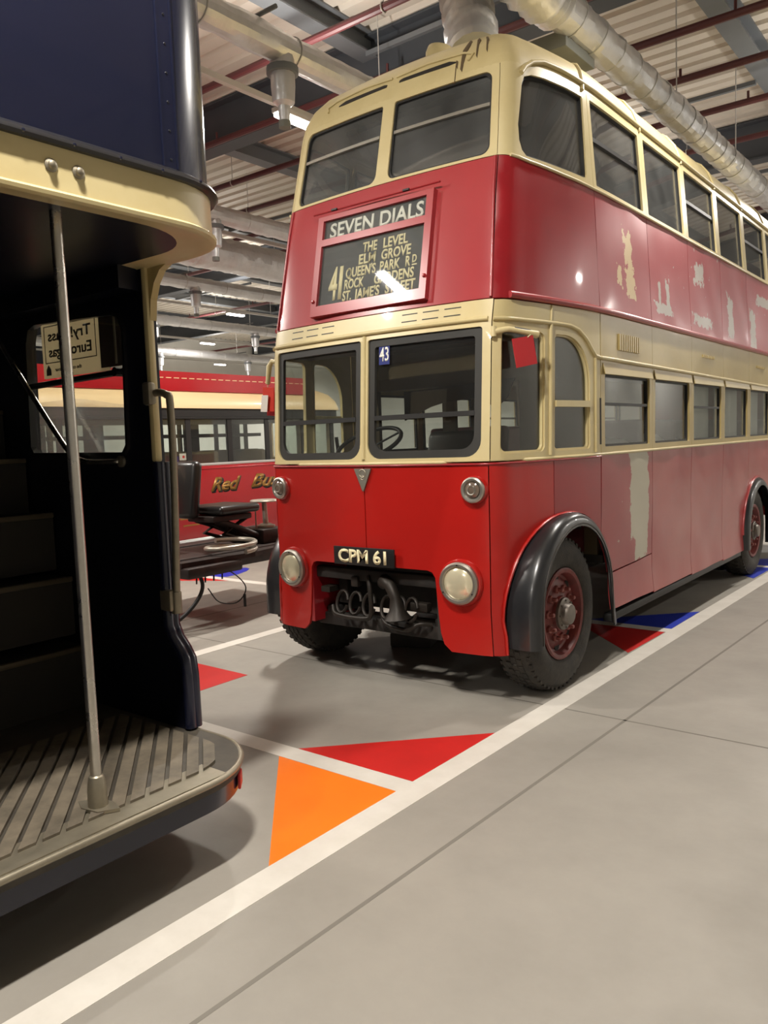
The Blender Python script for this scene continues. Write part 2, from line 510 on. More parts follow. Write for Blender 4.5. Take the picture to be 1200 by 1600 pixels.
mark(T, [(-1.80, -0.27), (-0.995, -1.08), (-0.99, -0.285)], 'floor_red')
mark(T, [(0.40, 2.555), (1.165, 2.555), (1.172, 3.33)], 'floor_blue', label='blue painted triangle')
mark(T, [(0.36, 2.42), (1.135, 1.66), (1.155, 2.42)], 'floor_red')
mark(T, [(0.40, 6.09), (1.18, 5.28), (1.20, 6.09)], 'floor_blue')
mark(T, [(0.40, 6.23), (1.20, 6.23), (1.21, 7.0)], 'floor_blue')
mark(T, [(-5.75, 2.56), (-4.62, 2.56), (-4.55, 2.62), (-4.56, 2.80), (-4.66, 3.06), (-4.78, 3.22), (-4.88, 3.26), (-5.02, 3.20)], 'floor_blue')
mark(T, [(-5.8, 1.7), (-4.3, 2.42), (-5.8, 2.42)], 'floor_red')
# sawn joints between the slabs
for (a, b) in (((1.30, -9.0), (2.76, 30.0)), ((4.6, -9), (6.0, 30)), ((-3.3, -9), (-1.9, 30))):
    mark('slab_joint', [(a[0], a[1]), (a[0] + 0.018, a[1]), (b[0] + 0.018, b[1]), (b[0], b[1])], 'joint_dark', 0.0006)
for y in (0.30, 6.3, 12.3, -5.7):
    mark('slab_joint', [(-20, y + 0.12), (9.1, y - 0.12), (9.1, y - 0.105), (-20, y + 0.132)], 'joint_dark', 0.0006)

def wall(name, x0, x1, y0, y1, m):
    return struct(name, bx(x0, x1, y0, y1, 0.0, HZ), m, smooth=0)
wall('wall_left', HX0 - 0.2, HX0, HY0, HY1, 'wall_grey')
wall('wall_right', HX1, HX1 + 0.2, HY0, HY1, 'wall_grey')
wall('wall_back', HX0, HX1, HY1, HY1 + 0.2, 'wall_grey')
wall('wall_front', HX0, HX1, HY0 - 0.2, HY0, 'wall_grey')
# the recess to the left of the pale partition is dark blue
nw = struct('trim_1', bx(HX0, HX0 + 0.12, HY0, 14.4, 4.0, HZ), 'wall_navy', smooth=0)

# corrugated deck: trapezoid ribs running across the hall
bm = BM()
pitch = 0.30
y = HY0
prof = []
while y < HY1:
    prof += [(y, HZ), (y + 0.17, HZ), (y + 0.20, HZ + 0.06), (y + 0.27, HZ + 0.06)]
    y += pitch
prof.append((HY1, HZ))
va = [bm.verts.new((HX0, p[0], p[1])) for p in prof]
vb = [bm.verts.new((HX1, p[0], p[1])) for p in prof]
for i in range(len(prof) - 1):
    bm.faces.new((va[i], va[i + 1], vb[i + 1], vb[i]))
t0 = [bm.verts.new((x, y, HZ + 0.2)) for x, y in ((HX0, HY0), (HX1, HY0), (HX1, HY1), (HX0, HY1))]
bm.faces.new(t0)
me = bpy.data.meshes.new('ceiling'); bm.to_mesh(me); bm.free()
ceiling = finish('ceiling', me, 'deck', smooth=0); ceiling['kind'] = 'structure'

def ibeam_x(y, z0, z1, w, m, name):
    bm = BM()
    bx(HX0, HX1, y - w / 2, y + w / 2, z0, z0 + 0.03, bm)
    bx(HX0, HX1, y - w / 2, y + w / 2, z1 - 0.03, z1, bm)
    bx(HX0, HX1, y - 0.02, y + 0.02, z0 + 0.03, z1 - 0.03, bm)
    return obj(name, bm, m, ceiling, smooth=0)
def ibeam_y(x, z0, z1, w, m, name, y0=HY0, y1=HY1):
    bm = BM()
    bx(x - w / 2, x + w / 2, y0, y1, z0, z0 + 0.02, bm)
    bx(x - w / 2, x + w / 2, y0, y1, z1 - 0.02, z1, bm)
    bx(x - 0.015, x + 0.015, y0, y1, z0 + 0.02, z1 - 0.02, bm)
    return obj(name, bm, m, ceiling, smooth=0)
for y in (-8.6, -2.1, 4.45, 11.1, 17.7, 24.3, 30.9):
    ibeam_x(y, 6.22, 6.88, 0.30, 'girder_dark', 'girder')
for k in range(-6, 3):
    ibeam_y(0.52 + 3.82 * k, 6.62, 6.90, 0.26, 'beam_grey', 'purlin')
for k in range(9):
    y = -9.0 + 4.4 * k
    for dx in (0.0, 7.64, -7.64, -15.3):
        obj('brace_bar', bx(dx - 3.2, dx + 0.4, y, y + 0.06, 6.56, 6.62), 'beam_grey', ceiling, smooth=0)

# maroon sprinkler pipes across the hall
places = ['nearest the camera, crossing above the front bus roof', 'second one back, just before the dark girder', 'third one back, beyond the dark girder',
          'fourth one back, over the row of silver nozzles', 'fifth one back, above the side windows', 'sixth one back, beyond the double decker roof',
          'seventh one back, deep in the hall', 'farthest back, by the end wall']
for i, (y, z) in enumerate(((2.88, 6.2), (4.12, 6.18), (5.57, 6.2), (6.85, 6.2), (8.2, 6.2), (9.7, 6.2), (14.2, 6.2), (21.3, 6.2))):
    root = empty('sprinkler_pipe', (0, y, z), 'maroon sprinkler pipe under the roof deck, ' + places[i], 'pipe', 'maroon sprinkler pipes')
    obj('pipe', tube([(HX0 + 0.05, y, z), (HX1 - 0.05, y, z)], 0.045, 10), 'pipe_maroon', root)
    for k in range(10):
        x = -22.5 + 3.2 * k + (i % 3) * 0.5
        obj('sprinkler_head', tube([(x, y, z), (x, y, z + 0.14)], 0.018, 6), 'pipe_maroon', root)
        hg = tube([(x + 1.4, y, z), (x + 1.4, y, HZ)], 0.006, 5)
        tube([(x + 1.4 + 0.0, y + 0.052 * math.cos(a), z + 0.052 * math.sin(a)) for a in np.linspace(0, 2 * PI, 13)[:-1]], 0.008, 5, hg, closed=True)
        obj('pipe_hanger', hg, 'conduit', root)

# silver foil ducts
def wrinkled(x, z, y0, y1, r, step, amp, seed, n=24):
    rnd = random.Random(seed)
    bm = BM()
    ys = np.arange(y0, y1 + 1e-6, step)
    rings = []
    for j, y in enumerate(ys):
        k0 = rnd.uniform(-amp, amp)
        ring = []
        for k in range(n):
            a = 2 * PI * k / n
            rr = r + k0 + rnd.uniform(-amp, amp) * 0.7
            ring.append(bm.verts.new((x + rr * math.cos(a), y, z + rr * math.sin(a))))
        rings.append(ring)
    for a, b in zip(rings[:-1], rings[1:]):
        for k in range(n):
            bm.faces.new((a[k], a[(k + 1) % n], b[(k + 1) % n], b[k]))
    bm.faces.new(rings[0]); bm.faces.new(rings[-1][::-1])
    return bm

def fat_duct(x, z, r, y0, y1, label, seed, boxy=None):
    root = empty('ventilation_duct', (x, y0, z), label, 'duct', 'silver foil ducts')
    obj('duct_sleeve', wrinkled(x, z, y0, y1, r, 0.085, 0.010, seed, 22), 'foil', root, smooth=16)
    y = y0 + 0.3
    k = 0
    while y < min(y1, y0 + 14):
        obj('wrap_band', tube([(x + (r + 0.004) * math.cos(a), y + 0.02 * math.sin(a * 2), z + (r + 0.004) * math.sin(a)) for a in np.linspace(0, 2 * PI, 25)[:-1]], 0.006, 5, closed=True), 'foil_band', root)
        y += 0.42; k += 1
    for yy in np.arange(y0 + 1.0, min(y1, y0 + 16), 2.6):
        obj('hanger_rod', tube([(x - r - 0.02, yy, z), (x - r - 0.02, yy, HZ)], 0.008, 5), 'conduit', root)
    if boxy is not None:
        obj('damper_box', bx(x - 0.42, x - 0.02, boxy - 0.30, boxy + 0.30, z - 0.24, z - 0.10), 'box_grey', root, bevel=0.01)
        obj('damper_label', bx(x - 0.26, x - 0.16, boxy - 0.08, boxy + 0.05, z - 0.242, z - 0.238), 'tag_white', root, smooth=0)
        ep = spath([(x + 0.0, boxy - 0.45, z), (x - 0.06, boxy - 0.75, z + 0.06), (x - 0.2, boxy - 1.1, z + 0.3), (x - 0.22, boxy - 1.3, z + 0.75), (x - 0.22, boxy - 1.35, HZ - 0.1)], 10)
        obj('duct_elbow', tube(ep, r, 18, radii=[r + .03 + min(i, 14) * .004 + 0.009 * ((i * 7) % 5 - 2) for i in range(len(ep))]), 'foil', root, smooth=60)
    return root
fat_duct(0.36, 5.2, 0.155, 2.2, 33.0, 'fat silver foil duct running along over the double decker roof', 3, boxy=2.75)
fat_duct(-8.15, 5.2, 0.30, -10.0, 33.0, 'fat silver foil duct seen between the two double deckers', 4)
root = empty('ventilation_duct', (-0.5, 2.25, 5.3), 'short silver foil duct dropping behind the front bus roof hump', 'duct', 'silver foil ducts')
obj('duct_sleeve', tube(spath([(-0.02, 1.55, 4.66), (-0.28, 1.88, 5.25), (-0.55, 2.2, 5.75), (-0.8, 2.5, 6.2), (-0.9, 2.6, 6.85)], 14), 0.2, 18, radii=[0.2 + 0.012 * ((i * 7) % 5 - 2) for i in range(57)]), 'foil', root, smooth=60)
obj('end_collar', tube([(-0.0, 1.52, 4.62), (-0.04, 1.57, 4.70)], 0.225, 18), 'foil_band', root)

def thin_duct(x, z, r, drops, label, seed):
    root = empty('insulated_pipe', (x, HY0, z), label, 'pipe', 'thin silver foil pipes with nozzles')
    obj('pipe_sleeve', wrinkled(x, z, HY0 + 0.1, HY1 - 0.1, r, 0.13, 0.007, seed, 16), 'foil', root, smooth=16)
    for y in np.arange(-4.0, 18.0, 1.1):
        obj('wrap_band', tube([(x + (r + 0.002) * math.cos(a), y, z + (r + 0.002) * math.sin(a)) for a in np.linspace(0, 2 * PI, 19)[:-1]], 0.007, 5, closed=True), 'foil_band', root)
    for y in drops:
        nz = obj('nozzle', tube([(x, y, z), (x, y, z - r - 0.20), (x, y, z - r - 0.34), (x, y, z - r - 0.37), (x, y, z - r - 0.52)], r, 14,
                           radii=[r * 0.8, r * 0.8, r * 0.72, r * 0.4, r * 0.34]), 'foil', root, smooth=50)
        obj('nozzle_collar', tube([(x, y, z - r - 0.03), (x, y, z - r - 0.09)], r * 1.05, 14), 'beam_grey', nz)
        obj('nozzle_tip', tube([(x, y, z - r - 0.50), (x, y, z - r - 0.56)], r * 0.4, 10), 'box_grey', nz)
        obj('hanger', tube([(x - 0.25, y - 0.3, z + r + 0.03), (x + 0.25, y - 0.3, z + r + 0.03)], 0.02, 6), 'beam_grey', root)
    return root
thin_duct(-1.95, 5.28, 0.14, (1.37, 7.2, -4.5, 13.0), 'thin silver pipe with a hanging nozzle left of the double decker roof', 11)
thin_duct(-6.22, 5.2, 0.14, (4.17, 10.0, -2.0), 'thin silver pipe with nozzles, second row from the double decker', 12)
thin_duct(-10.55, 5.2, 0.14, (7.3, 13.2, 1.4), 'thin silver pipe with nozzles, third row from the double decker', 13)
thin_duct(-15.0, 5.2, 0.14, (9.5, 13.2, 17.0, 5.0), 'thin silver pipe with nozzles, fourth row, low over the single decker', 14)
thin_duct(-19.5, 5.0, 0.14, (13.0, 17.0, 9.0), 'thin silver pipe with nozzles, farthest row before the pale wall', 15)

# batten lamps on their trunking
def trunking(x, label):
    root = empty('cable_trunking', (x, HY0, LAMP_Z + 0.1), label, 'cable tray', 'lamp trunking rails')
    obj('rail', bx(x - 0.03, x + 0.03, HY0 + 0.05, HY1 - 0.05, LAMP_Z + 0.06, LAMP_Z + 0.12), 'conduit', root, smooth=0)
    for y in np.arange(-12, 32, 4.0):
        obj('suspension_wire', tube([(x, y, LAMP_Z + 0.12), (x, y, HZ)], 0.006, 5), 'conduit', root)
trunking(-2.84, 'pale lamp trunking left of the double decker roof')
trunking(1.75, 'pale lamp trunking over the aisle')
trunking(7.3, 'pale lamp trunking by the right wall')
trunking(-18.2, 'pale lamp trunking of the row added to light the far wall')
trunking(-13.06, 'pale lamp trunking in the middle rows, over the single decker')
trunking(-23.4, 'pale lamp trunking farthest back, before the pale wall')
trunking(-7.2, 'pale lamp trunking hidden above the dark blue bus')
lab = {(-2.84, 2.47): 'bright batten lamp beside the upper front window of the double decker',
       (-13.06, 10.69): 'bright batten lamp in the middle distance left of the destination box',
       (-23.4, 19.0): 'small distant batten lamp just above the single decker roof'}
for (x, y, f) in LAMPS:
    if (x, y) in lab: tx = lab[(x, y)]
    else: tx = 'batten lamp out of the picture %s, %s' % ({-2.84: 'left of the red bus', 1.75: 'over the aisle', -7.2: 'over the single decker', -13.06: 'in the middle row', 7.3: 'by the right wall', -18.2: 'in the row added to light the far wall'}.get(x, 'in the farthest row'),
        'behind the camera' if y < -5 else 'above the dark blue bus' if y < -2 else 'near the chassis' if y < 0 else 'above the front wheel' if y < 4 else 'beyond the rear wheel' if y < 12 else 'towards the far end' if y < 16 else 'well towards the far end' if y < 22 else 'at the very far end')
    root = empty('batten_lamp', (x, y, LAMP_Z), tx, 'lamp', 'batten lamps')
    obj('lamp_body', bx(x - 0.07, x + 0.07, y - 0.30, y + 0.30, LAMP_Z + 0.0, LAMP_Z + 0.055), 'lamp_body', root, bevel=0.01)
    obj('diffuser', bx(x - 0.06, x + 0.06, y - 0.28, y + 0.28, LAMP_Z - 0.04, LAMP_Z), 'lamp_glow', root, bevel=0.012)
    li = bpy.data.lights.new('lamp_light', 'AREA')
    li.shape = 'RECTANGLE'; li.size = 0.12; li.size_y = 0.56
    li.energy = LAMP_POWER * f
    li.color = (1.0, 0.945, 0.87)
    lo = bpy.data.objects.new('lamp_light', li); COL.objects.link(lo)
    lo.parent = root; lo.location = (0, 0, -0.046)
    lj = li.copy(); lj.energy = LAMP_POWER * f * DECK_FILL  # fill light added above the fixture to brighten the deck
    lo = bpy.data.objects.new('lamp_deck_fill', lj); COL.objects.link(lo)
    lo.parent = root; lo.location = (0, 0, 0.135); lo.rotation_euler = (PI, 0, 0)
# ------------------------------------------------------------------ red and cream double decker
PLAN = [(0, 0), (.3, .007), (.6, .028), (.85, .058), (.92, .080), (.96, .118), (.985, .18), (1.005, .28), (1.035, .42), (1.075, .66),
        (1.115, .95), (1.138, 1.25), (1.143, 1.6), (1.143, 8.2)]
def catmull(P, n=8):
    P = [np.array(p, float) for p in P]; out = []
    P = [np.array([-P[1][0], P[1][1]])] + P + [2 * P[-1] - P[-2]]
    for i in range(1, len(P) - 2):
        p0, p1, p2, p3 = P[i - 1:i + 3]
        if i == len(P) - 3:
            out += [p1 + (p2 - p1) * k / n for k in range(n)]; continue
        d1, d2, d3 = [np.linalg.norm(q) ** .5 for q in (p1 - p0, p2 - p1, p3 - p2)]
        m1 = ((p1 - p0) / d1 - (p2 - p0) / (d1 + d2) + (p2 - p1) / d2) * d2
        m2 = ((p2 - p1) / d2 - (p3 - p1) / (d2 + d3) + (p3 - p2) / d3) * d2
        for k in range(n):
            t = k / n
            out.append((2 * t**3 - 3 * t * t + 1) * p1 + (t**3 - 2 * t * t + t) * m1 + (-2 * t**3 + 3 * t * t) * p2 + (t**3 - t * t) * m2)
    out.append(P[-2])
    return np.array(out)
PC = catmull(PLAN)
SL = np.concatenate([[0], np.cumsum(np.linalg.norm(np.diff(PC, axis=0), axis=1))])
ZY = [(.0, -.055), (1.5, -.055), (1.56, -.052), (2.35, .005), (2.56, .055), (3.2, .185), (3.43, .246), (3.96, .369), (4.06, .40), (4.16, .455), (4.25, .54), (4.33, .66), (4.39, .80), (4.43, 1.0), (4.455, 1.35)]
ZW = [(0, 1.15), (.36, 1.15), (.55, 1.135), (.8, 1.138), (1.2, 1.143), (2.5, 1.148), (3.35, 1.108), (3.95, 1.06), (4.06, 1.04), (4.16, 1.0), (4.25, .93), (4.33, .80), (4.39, .64), (4.43, .44), (4.455, .2)]
ZL = [(0, 1.25), (3.96, 1.25), (4.16, 1.6), (4.33, 2.4), (4.455, 4.0)]
def ip(T, z): return np.interp(z, [a for a, b in T], [b for a, b in T])
def Fv(s, z):
    s = np.asarray(s, float); z = np.asarray(z, float)
    a = np.abs(s)
    x = np.interp(a, SL, PC[:, 0]); y = np.interp(a, SL, PC[:, 1])
    k = np.maximum(0, 1 - y / ip(ZL, z))
    return np.stack([np.sign(s) * x * ip(ZW, z) / 1.143, y + ip(ZY, z) * k, z], -1)
def Nv(s, z):
    e = 2e-3
    s = np.asarray(s, float); z = np.asarray(z, float)
    d1 = Fv(s + e, z) - Fv(s - e, z); d2 = Fv(s, z + e) - Fv(s, z - e)
    n = np.cross(d1, d2); n /= np.linalg.norm(n, axis=-1, keepdims=True) + 1e-12
    return n
def F(s, z, off=0.0):
    return Vector((Fv(s, z) + Nv(s, z) * off).tolist())
def S_of_y(y): return float(np.interp(y, PC[60:, 1], SL[60:])) if y > PC[60, 1] else float(np.interp(y, PC[:, 1], SL))

def inside(poly, pts):
    x, y = pts[:, 0], pts[:, 1]
    c = np.zeros(len(pts), bool)
    n = len(poly)
    for i in range(n):
        x1, y1 = poly[i]; x2, y2 = poly[(i + 1) % n]
        cond = ((y1 > y) != (y2 > y))
        with np.errstate(divide='ignore', invalid='ignore'):
            xi = (x2 - x1) * (y - y1) / (y2 - y1 + 1e-15) + x1
        c ^= cond & (x < xi)
    return c
def densify(poly, ds, dz):
    out = []
    n = len(poly)
    for i in range(n):
        a, b = np.array(poly[i], float), np.array(poly[(i + 1) % n], float)
        k = max(1, int(math.ceil(max(abs(b[0] - a[0]) / ds, abs(b[1] - a[1]) / dz) - 1e-6)))
        out += [tuple(a + (b - a) * j / k) for j in range(k)]
    return out
def sheet(outer, holes=(), ds=0.08, dz=0.14, th=0.02, off=0.0, dent=0.0, fn=None):
    """a plate with holes laid on the bus skin; outer/holes in (s, z)"""
    polys = [densify(p, ds, dz) for p in (outer, *holes)]
    pts, edges = [], []
    for p in polys:
        b = len(pts); pts += p
        edges += [(b + i, b + (i + 1) % len(p)) for i in range(len(p))]
    o = np.array(polys[0])
    gs = np.arange(o[:, 0].min() + ds * .6, o[:, 0].max() - ds * .3, ds)
    gz = np.arange(o[:, 1].min() + dz * .6, o[:, 1].max() - dz * .3, dz)
    if len(gs) and len(gz):
        g = np.array([(a, b) for a in gs for b in gz])
        keep = inside(polys[0], g)
        for h in polys[1:]: keep &= ~inside(h, g)
        allb = np.array(pts)
        g = g[keep]
        if len(g):
            d = np.min(np.hypot((g[:, None, 0] - allb[None, :, 0]) / ds, (g[:, None, 1] - allb[None, :, 1]) / dz), axis=1)
            pts += [tuple(q) for q in g[d > .35]]
    vs, _, fs, *_ = delaunay_2d_cdt([Vector(p) for p in pts], edges, [], 0, 1e-6)
    V = np.array([v[:] for v in vs])
    tri = np.array([f[:] for f in fs if len(f) == 3])
    c = V[tri].mean(1)
    keep = inside(polys[0], c)
    for h in polys[1:]: keep &= ~inside(h, c)
    tri = tri[keep]
    a = V[tri]
    area = (a[:, 1, 0] - a[:, 0, 0]) * (a[:, 2, 1] - a[:, 0, 1]) - (a[:, 2, 0] - a[:, 0, 0]) * (a[:, 1, 1] - a[:, 0, 1])
    tri[area < 0] = tri[area < 0][:, ::-1]
    s, z = V[:, 0], V[:, 1]
    if fn is None:
        dn = dent * (np.sin(s * 7.3 + z * 2.1) * np.sin(z * 5.1 + 1.3 * s) + .6 * np.sin(s * 13 + 4) * np.sin(z * 9.7)) if dent else 0
        P = Fv(s, z); N = Nv(s, z)
        if dent: off = off + dn[:, None]
        top = P + N * off; bot = P + N * (off - th)
    else:
        top, bot = fn(s, z, 0.0), fn(s, z, -th)
    n = len(V)
    from collections import Counter
    ec = Counter()
    for t in tri:
        for i in range(3): ec[(t[i], t[(i + 1) % 3])] += 1
    rim = [(i, j) for (i, j) in ec if (j, i) not in ec]
    faces = [tuple(t) for t in tri] + [tuple(t[::-1] + n) for t in tri] + [(i, i + n, j + n, j) for (i, j) in rim]
    me = bpy.data.meshes.new('sheet')
    me.from_pydata(np.vstack([top, bot]).tolist(), [], [tuple(int(q) for q in f) for f in faces])
    me.validate()
    return me
def panel(name, outer, m, parent, holes=(), smooth=38, label=None, **k):
    me = sheet(outer, holes, **k); me.name = name
    o = finish(name, me, m, parent, smooth)
    if label: o['label'] = label
    return o
def mir(p): return [(-a, b) for a, b in p][::-1]
def rect(a, b, c, d): return [(a, c), (b, c), (b, d), (a, d)]
def bead(name, pts, r, m, parent, off=0.0, n=8, step=0.06):
    P = []
    for (s0, z0), (s1, z1) in zip(pts[:-1], pts[1:]):
        k = max(1, int(max(abs(s1 - s0) / (step if min(abs(s0), abs(s1)) < 2.3 else .6), abs(z1 - z0) / step)))
        P += [F(s0 + (s1 - s0) * j / k, z0 + (z1 - z0) * j / k, off) for j in range(k)]
    P.append(F(pts[-1][0], pts[-1][1], off))
    return obj(name, tube(P, r, n), m, parent, smooth=60)

bus = empty('double_decker_bus', (0, 3.0, 0), 'red and cream double decker bus numbered 43 with destination SEVEN DIALS', 'bus')
BAY = [2.07 + 1.0 * i for i in range(8)]
BAY[-1] = 9.06
BEND = 9.06
G = 0.004   # half gap at a panel seam

# lower front: two red halves around the low opening
half = [(G, 1.525), (G, .852), (.48, .846), (.515, .835), (.538, .80), (.566, .45), (.585, .38), (.635, .335), (.912, .332), (.912, 1.525)]
panel('front_panel', half[::-1], 'red_gloss', bus, ds=.06)
panel('front_panel', mir(half[::-1]), 'red_gloss', bus, ds=.06)
ARC = lambda a0, a1, cs, cz, r, n=18: [(cs + r * math.cos(math.radians(a0 + (a1 - a0) * i / n)), cz + r * math.sin(math.radians(a0 + (a1 - a0) * i / n))) for i in range(n + 1)]
acs, acz, ar = 1.60, .55, .60
def deg(s, cs=acs, r=ar): return math.degrees(math.acos((s - cs) / r))
cornerA = [(.918, 1.525), (.918, .335), (1.0, .33)] + ARC(180, deg(1.483), acs, acz, ar) + [(1.483, 1.525)]
cornerB = [(1.489, 1.525)] + ARC(deg(1.489), deg(2.062), acs, acz, ar) + [(2.062, 1.525)]
rcs, rcz, rr_ = 6.45, .52, .585
def side_lower(i, sgn):
    a, b = BAY[i] + G, BAY[i + 1] - G
    bot = .392 - .012 * i
    if i == 0:
        top = [(a, 1.525), (a, .66)] if False else [(a, 1.525)] + ARC(deg(a), 12, acs, acz, ar, 8) + [(a + .14, .675), (b, .70), (b, 1.525)]
        low = [(2.205, .663), (2.215, .40), (b, bot), (b, .692)]
        out = [(top, 'side_red_flaked'), (low, 'side_red')]
    elif i == 3:
        e = math.degrees(math.acos(max(-1, (b - rcs) / rr_)))
        out = [([(a, 1.525), (a, bot), (rcs - rr_, bot)] + ARC(180, e, rcs, rcz, rr_, 10) + [(b, 1.525)], 'side_red')]
    elif i == 4:
        e = math.degrees(math.acos((a - rcs) / rr_))
        out = [([(a, 1.525)] + ARC(e, 0, rcs, rcz, rr_, 12) + [(rcs + rr_, bot), (b, bot), (b, 1.525)], 'side_red')]
    else:
        out = [(rect(a, b, bot, 1.525), 'side_red')]
    for poly, m in out:
        if sgn < 0: poly = mir(poly)
        panel('side_panel', poly, m, bus, ds=.1, dz=.1, dent=.0045)
for sgn in (1, -1):
    f = (lambda p: p) if sgn > 0 else mir
    panel('corner_panel', f(cornerA), 'red_gloss' if sgn < 0 else 'red_gloss', bus, ds=.05)
    panel('corner_panel', f(cornerB), 'red_corner', bus, ds=.06)
    for i in range(7): side_lower(i, sgn)

# windows
def window(poly_hole, inner_inset, parent, glass='glass', frame_m='window_rubber', off=-.012, frame_w=None, rails=(), pane_off=-.028, name='window_frame'):
    """frame ring (part) with its pane (sub-part)"""
    xs = [p[0] for p in poly_hole]; zs = [p[1] for p in poly_hole]
    cx, cz = (min(xs) + max(xs)) / 2, (min(zs) + max(zs)) / 2
    w, h = max(xs) - min(xs), max(zs) - min(zs)
    sc = lambda d: [(cx + (p[0] - cx) * (w - 2 * d) / w, cz + (p[1] - cz) * (h - 2 * d) / h) for p in poly_hole]
    fr = panel(name, sc(-.004), frame_m, parent, holes=[sc(inner_inset)], th=.022, off=off, ds=.07, dz=.16)
    panel('window_pane', sc(inner_inset - .006), glass, fr, th=.005, off=pane_off, ds=.07, dz=.2)
    for (z0, z1, mm) in rails:
        x0, x1 = min(xs) + inner_inset, max(xs) - inner_inset
        panel('window_rail', rect(x0, x1, z0, z1), mm, fr, th=.02, off=off + .004, ds=.07, dz=.2)
    return fr

# lower deck: cream front with the two windscreens
wz0, wz1 = 1.562, 2.345
ws = rrect(.030, .868, wz0, wz1, (.10, .10, .02, .02))
panel('windscreen_surround', rect(-.921, .921, 1.535, 2.508), 'cream', bus, holes=[ws, mir(ws)], ds=.05)
for f in (lambda p: p, mir):
    window(f(ws), .05, bus, rails=[(1.815, 1.845, 'frame_dark')])
bead('window_visor', [(-.9, 2.388), (.9, 2.388)], .014, 'cream', bus, .006)
obj('centre_pillar_bead', tube([F(0, 1.56, .004), F(0, 2.37, .004)], .012, 8), 'cream', bus)
# slots in the cream front band
for sg in (-1, 1):
    for r_ in range(2):
        for c_ in range(3):
            a = .29 + .155 * c_
            p = rect(a, a + .115, 2.428 + .046 * r_, 2.434 + .046 * r_)
            panel('ventilation_slot', p if sg > 0 else mir(p), 'frame_dark', bus, th=.004, off=.0015)
cab1 = rrect(.985, 1.392, 1.577, 2.322, (.04, .04, .05, .02))
cab2 = rrect(1.497, 1.918, 1.577, 2.322, (.03, .03, .30, .03), 10)
for sgn in (1, -1):
    f = (lambda p: p) if sgn > 0 else mir
    panel('cab_side_surround', f(rect(.927, 2.064, 1.535, 2.502)), 'cream', bus, holes=[f(cab1), f(cab2)], ds=.05)
    window(f(cab1), .012, bus, frame_m='cream')
    w2 = window(f(cab2), .012, bus, frame_m='cream')
    panel('window_rail', f(rect(1.50, 1.916, 1.858, 1.90)), 'cream', w2, th=.03, off=.012)
    bead('cab_window_bead', [(sgn * .93, 2.385), (sgn * 1.5, 2.388), (sgn * 1.66, 2.385), (sgn * 1.76, 2.365), (sgn * 1.86, 2.31), (sgn * 1.94, 2.24), (sgn * 1.985, 2.205), (sgn * 2.06, 2.197)],
         .013, 'cream', bus, .006)
    bead('cab_window_bead', [(sgn * 1.446, 1.55), (sgn * 1.446, 2.38)], .013, 'cream', bus, .004)
    bead('drip_rail', [(sgn * 2.06, 2.197), (sgn * 9.05, 2.12)], .014, 'cream', bus, .008)
    bead('cab_window_bead', [(sgn * 1.99, 1.55), (sgn * 1.99, 2.2)], .010, 'cream', bus, .004)
    bead('joint_bead', [(sgn * 1.45, 2.39), (sgn * 1.45, 2.50)], .007, 'cream', bus, .002)
    obj('door_handle', tube([F(sgn * 2.035, 1.60, .015), F(sgn * 2.035, 1.92, .015)], .006, 6), 'interior_dark', bus)
    for i in range(7):
        a, b = BAY[i] + .002, BAY[i + 1] - .002
        hole = rrect(a + .06, b - .062, 1.582, 2.088, .012, 3)
        panel('side_window_surround', f(rect(a, b, 1.535, 2.500)), 'cream_dull', bus, holes=[f(hole)], ds=.16, dz=.14, dent=.002)
        rails = [(1.872, 1.892, 'frame_dark')] if i in (0, 2, 5) else []
        window(f(hole), .016, bus, frame_m='frame_dark', off=-.016, rails=rails, glass='glass_old')
        # sheet-metal rain hood above each window
        me = sheet(f(rect(a + .03, b - .03, 2.088, 2.165)), ds=.2, dz=.04, fn=lambda s, z, d: Fv(s, z) + Nv(s, z) * (0.004 + 0.018 * np.clip((2.165 - z) / .077, 0, 1) + d)[:, None], th=.006)
        finish('rain_hood', me, 'cream_dull', bus)
        if i in (0, 2, 4):
            n_ = 10 if i == 0 else 8
            for k in range(n_):
                s0 = a + .30 + k * (.042 if i == 0 else .05)
                z0, z1 = (2.268, 2.385) if i == 0 else (2.335, 2.36)
                panel('louvre', f(rect(s0, s0 + .026, z0, z1)), 'cream_dull', bus, th=.014, off=.012)
    bead('rub_rail', [(sgn * 1.02, 2.531), (sgn * 2.05, 2.522), (sgn * 9.05, 2.515)], .022, 'red_upper', bus, .010)
bead('belt_bead', [(-9.05, 1.531), (9.05, 1.531)], .011, 'cream', bus, .004)
bead('belt_shadow_bead', [(-2.06, 1.517), (2.06, 1.517)], .007, 'red_corner', bus, .004)

# upper deck red band
panel('destination_panel', rect(-.905, .905, 2.515, 3.395), 'red_upper', bus, holes=[rect(-.495, .47, 2.59, 3.25)], ds=.06)
for sgn in (1, -1):
    f = (lambda p: p) if sgn > 0 else mir
    panel('upper_corner_panel', f([(.911, 2.513), (2.066, 2.505), (2.066, 3.335), (1.6, 3.352), (1.2, 3.372), (.98, 3.388), (.911, 3.395)]), 'red_corner', bus, ds=.05)
    bead('corner_bead', [(sgn * .905, 2.52), (sgn * .89, 3.39)], .010, 'red_upper', bus, .004)
    for i in range(7):
        panel('upper_side_panel', f(rect(BAY[i] + G, BAY[i + 1] - G, 2.505, 3.332)), 'upper_flaked_a' if i == 0 else 'upper_flaked_b', bus, ds=.12, dz=.12, dent=.003)
